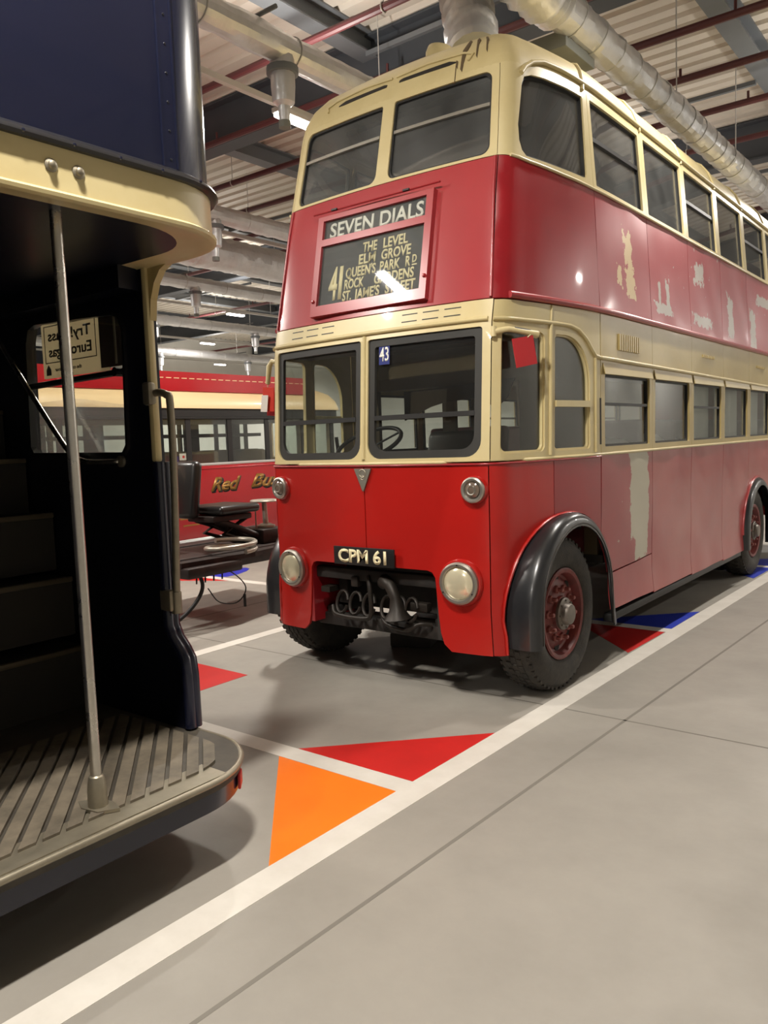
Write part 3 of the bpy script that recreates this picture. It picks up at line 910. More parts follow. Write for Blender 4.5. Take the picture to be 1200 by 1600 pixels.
# upper deck cream window band
uw = rrect(.052, .848, 3.418, 3.958, (.06, .06, .06, .02))
panel('upper_front_surround', [(-.90, 3.40), (.90, 3.40), (.90, 4.00), (-.90, 4.00)], 'cream', bus, holes=[uw, mir(uw)], ds=.05, dz=.08)
for f in (lambda p: p, mir):
    window(f(uw), .014, bus, glass='glass_up', frame_m='frame_dark', rails=[(3.735, 3.757, 'aluminium')])
usc = [(1.16, 3.41), (1.90, 3.392), (1.955, 3.40), (1.965, 3.43), (1.985, 3.93), (1.975, 3.945), (1.70, 3.955), (1.40, 3.955), (1.22, 3.945), (1.13, 3.92), (1.10, 3.87), (1.06, 3.60), (1.075, 3.50), (1.11, 3.44)]
for sgn in (1, -1):
    f = (lambda p: p) if sgn > 0 else mir
    panel('upper_corner_surround', f([(.904, 3.40), (.98, 3.393), (1.2, 3.377), (1.6, 3.357), (2.066, 3.34), (2.066, 4.0), (.904, 4.0)]), 'cream', bus, holes=[f(usc)], ds=.05, dz=.08)
    window(f(usc), .014, bus, glass='glass_up', frame_m='frame_dark')
    for i in range(7):
        a, b = BAY[i] + .001, BAY[i + 1] - .001
        hole = rrect(a + .055, b - .06, 3.372, 3.955, .012, 3)
        panel('upper_window_surround', f(rect(a, b, 3.336, 4.0)), 'cream', bus, holes=[f(hole)], ds=.2, dz=.1)
        rails = [(3.685, 3.715, 'frame_dark')] if i in (0, 2, 4, 6) else []
        window(f(hole), .014, bus, glass='glass_up', frame_m='frame_dark', off=-.016, rails=rails)
    bead('window_gutter', [(sgn * 1.08, 3.93), (sgn * 1.13, 3.98), (sgn * 1.22, 4.03), (sgn * 1.36, 4.06), (sgn * 1.6, 4.062), (sgn * 2.0, 4.045), (sgn * 9.05, 4.0)], .016, 'cream_roof', bus, .008)
    bead('window_sill', [(sgn * .99, 3.392), (sgn * 1.2, 3.376), (sgn * 1.6, 3.356), (sgn * 2.06, 3.338), (sgn * 9.05, 3.334)], .010, 'cream', bus, .006)

# roof
levels = [3.995, 4.03, 4.06, 4.11, 4.16, 4.205, 4.25, 4.29, 4.33, 4.36, 4.39, 4.41, 4.43, 4.445, 4.455]
cols = list(np.arange(0, 2.3, .06)) + [2.4, 2.6, 2.8, 3.07, 4.07, 5.07, 6.07, 7.07, 8.07, 9.06]
ss = [-c for c in cols[:0:-1]] + cols
bm = BM()
ring = []
for z in levels:
    ring.append([bm.verts.new(p) for p in Fv(np.array(ss), np.full(len(ss), z)).tolist()])
for a, b in zip(ring[:-1], ring[1:]):
    for i in range(len(ss) - 1): bm.faces.new((a[i], a[i + 1], b[i + 1], b[i]))
tp = ring[-1]; n_ = len(tp)
for i in range(n_ // 2 - 1):
    bm.faces.new((tp[i], tp[i + 1], tp[n_ - 2 - i], tp[n_ - 1 - i]))
k_ = n_ // 2
bm.faces.new((tp[k_ - 1], tp[k_], tp[k_ + 1]))
bmesh.ops.recalc_face_normals(bm, faces=bm.faces)
me = bpy.data.meshes.new('roof'); bm.to_mesh(me); bm.free()
roof = finish('roof', me, 'cream_roof', bus, 60)
if roof.data.polygons[0].normal.z < -0.5: roof.data.flip_normals()
for s_ in (1.98, 3.07, 4.07, 5.07, 6.07, 7.07):
    pts = [F(s_, z, .004) for z in levels]
    pts += [Vector((-p.x, p.y, p.z)) for p in pts[::-1]]
    obj('roof_strap', tube(pts, .014, 6), 'cream_roof', roof, smooth=60)
for sg in (-1, 1):
    p = [(sg * a, b) for a, b in ((.06, 4.096), (.5, 4.090), (.56, 4.094), (.56, 4.102), (.5, 4.122), (.09, 4.122), (.06, 4.114))]
    panel('roof_vent_slot', p if sg > 0 else p[::-1], 'frame_dark', roof, th=.008, off=.003, ds=.06)
    bead('vent_moulding', [(sg * .02, 4.15), (sg * .30, 4.165), (sg * .62, 4.15), (sg * .70, 4.12), (sg * .66, 4.075)], .008, 'cream_roof', roof, .005)
obj('roof_lamp_hump', lathe([(0, .09), (.05, .09), (.08, .075), (.095, .03), (.10, -.08)], Matrix.Translation((0.02, 1.00, 4.45)) @ Matrix.Diagonal((1.0, 1.5, 1, 1)), 20), 'cream_roof', roof, smooth=60)
for (a, b, z0, z1, w) in ((.60, .67, 4.03, 4.32, .035), (.72, .75, 4.10, 4.30, .02), (.80, .82, 4.12, 4.26, .02), (.56, .575, 3.96, 4.10, .006)):
    p = [(a, z0), (a + w * .4, z0 - .02), (a + w, z0 + .1), (b + w * .3, z1 - .06), (b, z1), (a + w * .2, z0 + .15)]
    panel('rust_streak', p, 'stain', roof, th=.008, off=.005, ds=.04, dz=.05)

# rear end
obj('rear_panel', bx(-1.13, 1.13, 8.17, 8.2, .42, 4.0), 'red_upper', bus, smooth=0)
obj('rear_roof_panel', prism([(-1.06, 3.99), (1.06, 3.99), (1.0, 4.16), (.93, 4.25), (.80, 4.33), (.6, 4.39), (0, 4.45), (-.6, 4.39), (-.80, 4.33), (-.93, 4.25), (-1.0, 4.16)], 0, .03,
    M=Matrix(((1, 0, 0, 0), (0, 0, -1, 8.2), (0, 1, 0, 0), (0, 0, 0, 1)))), 'cream_roof', bus, smooth=0)

# destination box, tilted with the front
zc = 2.885
o0 = Vector((0, float(Fv(0, 2.885)[1]) - 0.004, zc))
tz = Vector(Fv(0, 3.2).tolist()) - Vector(Fv(0, 2.56).tolist()); tz.normalize()
DM = frame_matrix(o0, (1, 0, 0), tz)          # z axis points out of the bus
def dv(z): return (z - zc) / tz.z
def dbox(name, m, x0, x1, z0, z1, d0, d1, parent, holes=(), bevel=0):
    outer = rect(x0, x1, dv(z0), dv(z1))
    hs = [rect(h[0], h[1], dv(h[2]), dv(h[3])) for h in holes]
    me = sheet(outer, hs, ds=.5, dz=.5, th=d1 - d0, fn=lambda s, z, d: np.array([(DM @ Vector((a, b, d1 + d)))[:] for a, b in zip(s, z)]))
    return finish(name, me, m, parent, 0)
dest = dbox('destination_frame', 'red_upper', -.505, .478, 2.555, 3.258, -.02, .022, bus, holes=[(-.455, .425, 3.092, 3.224), (-.455, .425, 2.625, 3.045)])
dbox('destination_blind', 'blind_dark', -.49, .46, 2.60, 3.245, -.02, -.002, dest)
dbox('destination_pane', 'glass_blind', -.46, .43, 2.62, 3.23, .006, .010, dest)
obj('frame_bead', tube([DM @ Vector((-.56, dv(3.288), .018)), DM @ Vector((.52, dv(3.288), .018))], .006, 6), 'red_corner', dest)
for x in (-.36, .26):
    obj('frame_clip', box(BM(), DM @ Vector((x, dv(3.288), .026)), (.05, .012, .016), DM.to_3x3()), 'frame_dark', dest)
for x, z in ((.46, 2.70), (-.485, 2.66)):
    obj('frame_knob', lathe([(0, .016), (.010, .014), (.014, 0)], DM @ Matrix.Translation((x, dv(z), .022)), 12), 'red_upper', dest)
def dtext(body, x0, x1, z, h, bold=.02, m='letter_cream'):
    text('lettering', body, DM @ Matrix.Translation((x0, dv(z) + .008, -.0018)), h, m, dest, width=x1 - x0, bold=bold)
dtext('SEVEN DIALS', -.405, .395, 3.096, .100, .022, 'letter_white')
gx = lambda u: -.455 + .88 * u
gz = lambda v: 3.045 - .42 * v
dtext('THE', gx(.415), gx(.555), gz(.245), .066, .028)
dtext('LEVEL', gx(.615), gx(.845), gz(.245), .066, .028)
dtext('ELM', gx(.385), gx(.55), gz(.43), .066, .028)
dtext('GROVE', gx(.605), gx(.88), gz(.43), .066, .028)
dtext("QUEEN'S", gx(.265), gx(.56), gz(.615), .066, .028)
dtext('PARK', gx(.60), gx(.79), gz(.615), .066, .028)
dtext('R', gx(.84), gx(.885), gz(.615), .066, .028)
dtext('D', gx(.90), gx(.94), gz(.575), .05, .03)
dbox('lettering', 'letter_cream', gx(.90), gx(.945), gz(.60), gz(.58), -.002, -.0005, dest)
dtext('ROCK', gx(.26), gx(.455), gz(.80), .066, .028)
dtext('GARDENS', gx(.555), gx(.925), gz(.80), .066, .028)
dtext("ST.", gx(.25), gx(.34), gz(.985), .066, .028)
dtext("JAME'S", gx(.37), gx(.615), gz(.985), .066, .028)
dtext('STREET', gx(.67), gx(.945), gz(.985), .066, .028)
dtext('4', gx(.095), gx(.185), gz(.93), .225, .02)
dtext('1', gx(.20), gx(.235), gz(.93), .225, .02)

# number plate, badge, 43 sticker
PM = frame_matrix((-.003, F(0, .912).y - .032, .912), (1, 0, 0), (0, 0, 1))
plate = obj('number_plate', box(BM(), PM @ Vector((0, 0, 0)), (.520, .012, .124)), 'plate_black', bus, bevel=.003)
text('lettering', 'CPM 61', PM @ Matrix.Translation((-.218, -.041, .0065)), .084, 'letter_cream', plate, width=.415, bold=.035)
bt = Matrix.Translation((0, F(0, 1.43).y - .004, 0)) @ Matrix(((1, 0, 0, 0), (0, 0, -1, 0), (0, 1, 0, 0), (0, 0, 0, 1)))
bd = obj('badge', prism([(-.072, 1.500), (.072, 1.500), (.004, 1.350), (-.004, 1.350)][::-1], 0, .012, M=bt), 'badge', bus, bevel=.004)
obj('badge_ring', lathe([(.020, 0), (.026, .004), (.032, 0)], bt @ Matrix.Translation((0, 1.468, .011)), 16), 'trim_metal', bd)
obj('badge_ring', lathe([(.010, 0), (.014, .003), (.018, 0)], bt @ Matrix.Translation((0, 1.44, .011)), 16), 'trim_metal', bd)
stk_o = F(.155, 2.235, -.02)
SM = frame_matrix(stk_o + Vector((0, -.004, 0)), F(.2, 2.235) - F(.1, 2.235), F(.155, 2.3) - F(.155, 2.2))
st = obj('fleet_number_sticker', box(BM(), SM @ Vector((0, 0, 0)), (.085, .118, .002), SM.to_3x3()), 'sticker_blue', bus, smooth=0)
text('lettering', '43', SM @ Matrix.Translation((-.038, -.036, .0012)), .088, 'letter_white', st, width=.074, bold=.012)

# lamps on the front
def facing(p, n=(0, -1, 0)):
    n = Vector(n).normalized()
    return frame_matrix(p, Vector((0, 0, 1)).cross(n), (0, 0, 1)) if abs(n.z) < .9 else Matrix.Translation(p)
for sx in (1, -1):
    s_ = .722
    p = F(sx * s_, .783)
    M = facing(p, Nv(sx * .5, .783).tolist())
    h = obj('headlamp', lathe([(.150, -.03), (.150, .012), (.143, .022), (.134, .024)], M, 36), 'red_gloss', bus)
    obj('headlamp_rim', lathe([(.134, .018), (.133, .044), (.122, .056), (.108, .054), (.102, .046), (.100, .036)], M, 36), 'aluminium', h)
    obj('headlamp_lens', lathe([(.101, .030), (.101, .040), (.085, .052), (.06, .060), (.03, .065), (0, .066)], M, 32), 'lamp_lens', h)
    for k in range(3):
        a = PI / 2 + 2 * PI * k / 3
        obj('rim_screw', lathe([(0, .006), (.005, .004), (.006, 0)], M @ Matrix.Translation((.116 * math.cos(a), .116 * math.sin(a), .054)), 8), 'greasy_metal', h)
    p = F(sx * .825, 1.362)
    M = facing(p, Nv(sx * .55, 1.36).tolist())
    h = obj('side_lamp', lathe([(.088, -.04), (.086, .01), (.080, .018)], M, 28), 'red_gloss', bus)
    obj('side_lamp_rim', lathe([(.080, .012), (.079, .035), (.070, .042), (.058, .040), (.050, .030)], M, 28), 'aluminium', h)
    obj('side_lamp_lens', lathe([(.050, .024), (.048, .036), (.03, .048), (0, .053)], M, 24), 'lens_dark', h)
    obj('side_lamp_ring', lathe([(.032, .044), (.028, .054), (.022, .052)], M, 20), 'aluminium', h)
# mudguards
def mudguard(sx, cy, cz, r, zf, zr, xo, body, steps=26, flare=0.0):
    """swept strip over a wheel: path in (y, z), section in (x, radius)"""
    path = [(cy - r, zf + (cz - zf) * k / 4, 180.0) for k in range(4)]
    path += [(cy + r * math.cos(math.radians(a)), cz + r * math.sin(math.radians(a)), a) for a in np.linspace(180, 0, steps)]
    path += [(cy + r + flare * (k / 3), cz + (zr - cz) * k / 3, 0.0) for k in range(1, 4)]
    bm = BM(); rings = []
    for (y, z, a) in path:
        c, s = math.cos(math.radians(a)), math.sin(math.radians(a))
        xb = body(y) - .03
        prof = [(xb, 0), (xb + (xo - xb) * .35, .012), (xo - .06, .010), (xo - .025, -.004), (xo - .006, -.03), (xo, -.06), (xo, -.078), (xo - .012, -.078), (xo - .018, -.055), (xo - .04, -.02), (xb, -.012)]
        rings.append([bm.verts.new((sx * x, y + d * c, z + d * s)) for x, d in prof])
    n = len(rings[0])
    for p, q in zip(rings[:-1], rings[1:]):
        for k in range(n): bm.faces.new((p[k], p[(k + 1) % n], q[(k + 1) % n], q[k]))
    bm.faces.new(rings[0]); bm.faces.new(rings[-1][::-1])
    return bm
def body_x(y): return float(np.interp(y + .055, PC[:, 1], PC[:, 0])) + .022
for sx in (1, -1):
    mg = obj('front_mudguard', mudguard(sx, .705, .55, .605, .375, .30, 1.185, body_x, flare=.05), 'black_paint', bus, smooth=50)
    pts = []
    path = [(.705 - .545, .40 + .15 * k / 3) for k in range(3)] + [(.705 + .545 * math.cos(a), .55 + .545 * math.sin(a)) for a in np.linspace(PI, 0.0, 22)] + [(.705 + .55, .40), (.705 + .56, .32)]
    obj('mudguard_bead', tube([(sx * 1.183, y, z) for y, z in path], .006, 6), 'greasy_metal', mg, smooth=60)
    # red lip around the wheel arch
    lip = [(1.0, .335), (1.0, .45)] + ARC(180, 0, acs, acz, ar + .012, 24)
    obj('arch_lip', tube([F(sx * a, b, .006) for a, b in lip], .012, 6), 'red_gloss', bus, smooth=60)
    obj('rear_mudguard', mudguard(sx, 5.57, .52, .585, .35, .30, 1.20, lambda y: 1.135), 'black_paint', bus, smooth=50)
    obj('arch_lip', tube([F(sx * a, b, .006) for a, b in ARC(180, 0, rcs, rcz, rr_ + .015, 24)], .014, 6), 'side_red', bus, smooth=60)

# wheels
def make_wheel(sx, y, xo):
    """xo: outer face of the tyre; axis points outwards"""
    M = Matrix(((0, 0, sx, sx * xo), (0, 1, 0, y), (sx * -1.0, 0, 0, .505), (0, 0, 0, 1)))
    t = lathe([(.292, -.03), (.315, -.004), (.36, .012), (.41, .014), (.455, .002), (.487, -.022), (.503, -.045), (.508, -.09), (.509, -.13), (.508, -.17), (.503, -.215), (.487, -.24), (.45, -.262), (.36, -.27), (.29, -.24)], M, 56)
    w = obj('wheel', t, 'rubber', bus, smooth=50)
    # tread blocks around the shoulder
    tr = BM()
    for k in range(52):
        a = 2 * PI * (k + .5) / 52
        for h, r_ in ((-.034, .489), (-.226, .489)):
            box(tr, M @ Vector((r_ * math.cos(a), r_ * math.sin(a), h)), (.024, .030, .030), (M.to_3x3() @ Matrix.Rotation(a, 3, 'Z')))
        for h in (-.09, -.13, -.17):
            box(tr, M @ Vector((.508 * math.cos(a + .02 * h * 40), .508 * math.sin(a + .02 * h * 40), h)), (.010, .046, .030), (M.to_3x3() @ Matrix.Rotation(a, 3, 'Z')))
    tb = obj('tread', tr, 'rubber', w, smooth=0); tb['kind'] = 'stuff'
    obj('wheel_rim', lathe([(.300, -.022), (.303, -.004), (.293, .004), (.272, -.002), (.262, -.03), (.255, -.055), (.24, -.062), (.215, -.052), (.19, -.045), (.15, -.04), (.118, -.030), (.112, -.012), (.085, -.006), (0, -.004)], M, 48), 'maroon_wheel', w, smooth=40)
    hole = [(a) for a in np.linspace(0, 2 * PI, 9)[:-1]]
    for a in hole:
        obj('hand_hole', lathe([(0, .003), (.034, .003), (.036, 0)], M @ Matrix.Translation((.222 * math.cos(a), .222 * math.sin(a), -.058)), 14), 'dark_under', w)
    for k in range(10):
        a = 2 * PI * k / 10 + .2
        nb = lathe([(.027, -.02), (.027, .010), (.021, .017), (.015, .017), (.015, .044), (.010, .05), (0, .05)], M @ Matrix.Translation((.166 * math.cos(a), .166 * math.sin(a), -.038)), 6)
        obj('wheel_nut', nb, 'maroon_nut', w, smooth=30)
    hb = obj('hub', lathe([(.108, -.03), (.106, .006), (.098, .012), (.075, .016), (.070, .042), (.064, .052), (.03, .056), (0, .056)], M, 28), 'hub_grey', w)
    for k in range(8):
        a = 2 * PI * k / 8
        obj('hub_bolt', lathe([(.007, 0), (.007, .008), (0, .008)], M @ Matrix.Translation((.090 * math.cos(a), .090 * math.sin(a), .013)), 6), 'hub_grey', hb)
    return w
for sx in (1, -1):
    make_wheel(sx, .62, 1.105)
    make_wheel(sx, 5.57, 1.115)

# under the floor
for sx in (1, -1):
    obj('chassis_rail', bx(sx * .36, sx * .44, .15, 8.0, .52, .70), 'dark_under', bus)
    obj('leaf_spring', bx(sx * .43, sx * .52, .10, 1.2, .44, .50), 'dark_under', bus, bevel=.01)
    obj('wheel_housing', prism([(.13, .36), (.13, .98), (.30, 1.16), (1.15, 1.16), (1.32, 1.0), (1.32, .36), (1.28, .36), (1.28, .98), (1.13, 1.12), (.32, 1.12), (.16, .97), (.16, .36)], sx * .62, sx * .94,
        M=Matrix(((0, 0, 1, 0), (1, 0, 0, 0), (0, 1, 0, 0), (0, 0, 0, 1)))), 'dark_under', bus, smooth=0)
    obj('sill_step', bx(sx * 1.06, sx * 1.13, 1.36, 4.95, .30, .36), 'frame_dark', bus, bevel=.01)
obj('front_axle', bx(-.86, .86, .56, .68, .40, .52), 'dark_under', bus, bevel=.02)
obj('rear_axle', bx(-.9, .9, 5.47, 5.67, .40, .62), 'dark_under', bus, bevel=.04)
obj('rear_inner_tyres', tube([(-.80, 5.57, .505), (.80, 5.57, .505)], .48, 28), 'rubber', bus)
obj('traction_motor', tube([(0, 2.4, .62), (0, 3.5, .62)], .30, 20), 'dark_under', bus)
obj('front_bulkhead', bx(-.93, .93, .36, .40, .52, 1.50), 'dark_under', bus)
obj('cross_member', bx(-.60, .60, .09, .16, .36, .45), 'dark_under', bus, bevel=.01)
obj('cross_member', bx(-.60, .60, .02, .10, .72, .80), 'dark_under', bus, bevel=.01)
obj('steering_link', tube([(-.75, .45, .38), (.75, .45, .38)], .022, 8), 'greasy_metal', bus)
for k, x in enumerate((-.30, -.18, -.06, .10, .20, .30)):
    pts = [(x + .05 * math.cos(a), .02 + .02 * math.sin(a), .56 + .075 * math.sin(a)) for a in np.linspace(.2, 2 * PI - .3, 14)]
    obj('contactor_loop', tube(pts, .013, 6), 'greasy_metal', bus, smooth=60)
obj('loop_pipe', tube(spath([(-.40, .03, .52), (-.34, -.0, .47), (-.1, -.01, .465), (-.03, -.0, .50), (-.03, .0, .66), (-.06, .02, .76)]), .017, 8), 'greasy_metal', bus, smooth=60)
obj('loop_pipe', tube(spath([(.04, .03, .52), (.10, 0, .45), (.28, -.01, .43), (.36, .02, .47), (.42, .08, .46)]), .015, 8), 'greasy_metal', bus, smooth=60)
obj('horn', tube([(.06, .04, .72), (.10, 0, .74), (.16, -.02, .72), (.20, -.02, .64), (.21, -.02, .56), (.215, -.02, .50)], .03, 14, radii=[.045, .048, .04, .036, .052, .095]), 'greasy_metal', bus, smooth=50)
obj('terminal_box', bx(-.20, -.14, -.0, .05, .68, .75), 'greasy_metal', bus, bevel=.006)
obj('terminal_box', bx(.28, .42, 0.03, .09, .55, .61), 'greasy_metal', bus, bevel=.01)
for sx in (1, -1):
    obj('opening_cheek', bx(sx * .535, sx * .565, -.02, .42, .40, .85), 'red_corner' if sx < 0 else 'dark_under', bus)
obj('tow_bracket', bx(-.48, -.40, .0, .1, .62, .66), 'greasy_metal', bus)

# inside the bus
obj('cab_floor', bx(-.93, .93, .35, 1.3, .74, .80), 'interior_dark', bus)
obj('saloon_floor', bx(-1.09, 1.09, 1.3, 8.15, .74, .80), 'interior_dark', bus)
obj('upper_floor', prism([(-.84, .32), (.84, .32), (.90, .45), (1.05, 1.1), (1.09, 1.6), (1.09, 8.15), (-1.09, 8.15), (-1.09, 1.6), (-1.05, 1.1), (-.90, .45)], 2.40, 2.47), 'interior_brown', bus, smooth=0)
obj('upper_ceiling', prism([(-.70, .75), (.70, .75), (.90, 1.2), (.95, 1.8), (.95, 8.1), (-.95, 8.1), (-.95, 1.8), (-.90, 1.2)], 4.02, 4.06), 'interior_brown', bus, smooth=0)
bh = BM()
bx(-1.05, 1.05, 1.30, 1.34, .80, 1.50, bh); bx(-1.05, 1.05, 1.30, 1.34, 2.10, 2.40, bh)
for x0, x1 in ((-1.05, -.92), (-.26, -.14), (.02, .10), (.44, 1.05)): bx(x0, x1, 1.30, 1.34, 1.50, 2.10, bh)
obj('cab_bulkhead', bh, 'interior_brown', bus, smooth=0)
obj('bulkhead_panel', bx(-.90, .95, 1.275, 1.30, .82, 1.44), 'interior_maroon', bus)
obj('cab_curtain', prism([(-.62, 1.84), (-.62, 2.08), (.42, 2.12), (.36, 1.98), (.26, 1.90), (.10, 1.99), (-.22, 1.97), (-.36, 1.94)], 0, .012, M=Matrix(((1, 0, 0, 0), (0, 0, -1, 1.28), (0, 1, 0, 0), (0, 0, 0, 1)))), 'interior_dark', bus, smooth=0)
obj('cab_header', bx(-.80, .80, .16, .34, 2.30, 2.40), 'interior_dark', bus)
obj('dashboard', bx(-.86, .86, .10, .26, 1.34, 1.50), 'interior_dark', bus, bevel=.03)
ds_ = obj('driver_seat', bx(-.36, .12, .78, 1.22, 1.10, 1.24), 'seat_leather', bus, bevel=.05, segs=3)
obj('seat_back', box(BM(), (-.12, 1.22, 1.48), (.46, .12, .52), Matrix.Rotation(-.12, 3, 'X')), 'seat_leather', ds_, bevel=.055, segs=3)
obj('seat_pedestal', bx(-.25, .0, .85, 1.1, .80, 1.10), 'interior_dark', ds_)
Msw = Matrix.Translation((-.36, .46, 1.66)) @ Matrix.Rotation(math.radians(28), 4, 'X')
sw = obj('steering_wheel', tube([Msw @ Vector((.25 * math.cos(a), .25 * math.sin(a), 0)) for a in np.linspace(0, 2 * PI, 33)[:-1]], .016, 8, closed=True), 'frame_dark', bus, smooth=60)
for k in range(4):
    a = PI / 4 + k * PI / 2
    obj('spoke', tube([Msw @ Vector((.02 * math.cos(a), .02 * math.sin(a), -.03)), Msw @ Vector((.25 * math.cos(a), .25 * math.sin(a), 0))], .009, 6), 'frame_dark', sw)
obj('steering_column', tube([Msw @ Vector((0, 0, -.02)), Msw @ Vector((0, .0, -.75))], .03, 8), 'frame_dark', sw)
obj('hand_brake', tube([(-.72, .62, .85), (-.70, .50, 1.6), (-.70, .48, 1.72)], .014, 8), 'frame_dark', bus)
# passenger seats on both decks
def pseat(x, y, z, m):
    s_ = obj('passenger_seat', bx(x - .42, x + .42, y - .20, y + .20, z + .36, z + .46), m, bus, bevel=.03)
    obj('seat_back', box(BM(), (x, y + .24, z + .70), (.84, .09, .56), Matrix.Rotation(-.15, 3, 'X')), m, s_, bevel=.035, segs=3)
    obj('seat_leg', bx(x - .38, x - .34, y - .1, y + .1, z, z + .36), 'frame_dark', s_)
    obj('seat_leg', bx(x + .34, x + .38, y - .1, y + .1, z, z + .36), 'frame_dark', s_)
for y in (2.0, 2.8, 3.6, 4.4, 6.4):
    for x in (.62, -.62): pseat(x, y, .80, 'interior_maroon')
for y in (1.4, 2.2, 3.0, 3.8, 4.6, 5.4, 6.2):
    for x in (.60, -.60): pseat(x, y, 2.47, 'interior_maroon')
# white sheets added behind the rear side panes as pale reflection; dust sheet over first seats
for i in (2, 3, 4, 5):
    a, b = BAY[i] + .10, BAY[i + 1] - .14
    me = sheet(rect(a, b, 1.50, 2.12), ds=.05, dz=.3, th=.006, fn=lambda s, z, d: Fv(s, z) - np.stack([.10 + .012 * np.sin(s * 21) - d, 0 * s, 0 * s], -1))
    finish('window_reflection_sheet', me, 'dust_reflection_sheet', bus)
def drape(x0, x1, y0, y1, z0, zt, seed):
    rnd = random.Random(seed); bm = BM(); n, k = 12, 9; V = []
    for i in range(n + 1):
        row = []
        for j in range(k + 1):
            u, v = i / n, j / k
            e = min(u, 1 - u, v, 1 - v) * 2
            z = z0 + (zt - z0) * (1 - (1 - min(1, e * 2.2)) ** 2) + rnd.uniform(-.012, .012)
            row.append(bm.verts.new((x0 + (x1 - x0) * u, y0 + (y1 - y0) * v, z)))
        V.append(row)
    for i in range(n):
        for j in range(k): bm.faces.new((V[i][j], V[i + 1][j], V[i + 1][j + 1], V[i][j + 1]))
    return bm
obj('seat_dust_sheet', drape(.15, 1.05, 1.9, 3.7, 1.45, 1.66, 5), 'dust_reflection_sheet', bus, smooth=60)

# indicator stalks and what hangs from them
q0, q1, q2 = F(.935, 2.305, .01), F(1.00, 2.315, .05), F(1.215, 2.29, .075)
ia = obj('indicator_arm', tube([q0, q1, (q1 + q2) / 2, q2], .016, 10, radii=[.020, .016, .017, .024]), 'cream', bus, smooth=50)
obj('arm_slot', tube([(q1 * .75 + q2 * .25) + Vector((0, -.012, .014)), (q1 * .2 + q2 * .8) + Vector((0, -.012, .016))], .007, 6), 'frame_dark', ia)
obj('arm_pivot', tube([F(.935, 2.275, .016), F(.935, 2.335, .016)], .017, 10), 'cream', ia)
q0, q1, q2 = F(-1.06, 2.30, .0), F(-1.06, 2.31, .06), F(-1.06, 2.14, .10)
ia = obj('indicator_arm', tube([q0, q1, q1 * .8 + q2 * .2 + Vector((-.02, 0, 0)), q2], .016, 10, radii=[.016, .02, .022, .017]), 'cream', bus, smooth=50)
obj('arm_pivot', tube([F(-1.06, 2.27, .02), F(-1.06, 2.34, .02)], .017, 10), 'cream', ia)

def hang_card(name, label, p0, p1, p2, m, th=.003):
    """card given by top-left, top-right and bottom-right corners in the world"""
    a, b, c = Vector(p0), Vector(p1), Vector(p2)
    d = a + (c - b)
    n = (b - a).cross(d - a).normalized() * th
    bm = BM()
    A = [bm.verts.new(v) for v in (a, b, c, d)]; B = [bm.verts.new(v + n) for v in (a, b, c, d)]
    bm.faces.new(A); bm.faces.new(B[::-1])
    for i in range(4): bm.faces.new((A[i], B[i], B[(i + 1) % 4], A[(i + 1) % 4]))
    return obj(name, bm, m, None, smooth=0, bevel=.0)
root = empty('hanging_tag', F(1.2, 2.27, .08), 'plain red card hanging from the indicator arm by the cab side window', 'tag')
o = hang_card('card', '', F(1.00, 2.250, .085), F(1.165, 2.283, .085), F(1.215, 2.115, .08), 'tag_red')
def reparent(o, root): o.parent = root; o.matrix_basis = Matrix.Translation(-root.location)
reparent(o, root)
obj('string', tube([F(1.17, 2.297, .078), F(1.11, 2.268, .085)], .003, 5), 'letter_cream', root)
lt = F(-1.06, 2.13, .10)
root = empty('hanging_tag', lt, 'orange red tag with a white slip hanging left of the windscreen', 'tag')
o = hang_card('card', '', lt + Vector((-.045, -.01, -.01)), lt + Vector((.065, .0, -.02)), lt + Vector((.055, .0, -.20)), 'tag_orange'); reparent(o, root)
o = hang_card('card', '', lt + Vector((-.03, .02, -.04)), lt + Vector((.085, .03, -.05)), lt + Vector((.07, .03, -.235)), 'tag_red'); reparent(o, root)
o = hang_card('slip', '', lt + Vector((-.05, -.02, -.07)), lt + Vector((.02, -.02, -.075)), lt + Vector((.0, -.02, -.20)), 'tag_white'); reparent(o, root)
obj('string', tube([lt + Vector((0, 0, .01)), lt + Vector((.0, 0, -.02))], .003, 5), 'letter_cream', root)

# plank lying under the bus
pk = tag(obj('timber_block', box(BM(), (-.58, 1.42, .055), (.34, 1.0, .11), Matrix.Rotation(.35, 3, 'Z')), 'plank', bevel=.01), 'dark flat block lying on the floor under the red bus front', 'block')
# ------------------------------------------------------------------ dark blue bus with the open rear platform
BX0, BX1, BYR, BYF = -1.32, .965, -1.90, -9.8
PZ = .38
blue = empty('double_decker_bus', (-.2, -4.0, 0), 'dark blue and cream double decker bus with an open rear platform and pole', 'bus')
def plan(x0, x1, y0, y1, rc, n=10):
    return rrect(x0, x1, y0, y1, (.1, .1, rc, rc), n)
def ringwall(poly, z0, z1, th, inner=True):
    """closed wall following a plan polygon"""
    bm = BM(); n = len(poly)
    cx = sum(p[0] for p in poly) / n; cy = sum(p[1] for p in poly) / n
    w = max(p[0] for p in poly) - min(p[0] for p in poly); l = max(p[1] for p in poly) - min(p[1] for p in poly)
    q = [(cx + (p[0] - cx) * (w - 2 * th) / w, cy + (p[1] - cy) * (l - 2 * th) / l) for p in poly]
    A = [[bm.verts.new((p[0], p[1], z)) for p in poly] for z in (z0, z1)]
    B = [[bm.verts.new((p[0], p[1], z)) for p in q] for z in (z0, z1)]
    for i in range(n):
        j = (i + 1) % n
        bm.faces.new((A[0][i], A[0][j], A[1][j], A[1][i])); bm.faces.new((B[0][j], B[0][i], B[1][i], B[1][j]))
        bm.faces.new((A[1][i], A[1][j], B[1][j], B[1][i])); bm.faces.new((A[0][j], A[0][i], B[0][i], B[0][j]))
    return bm
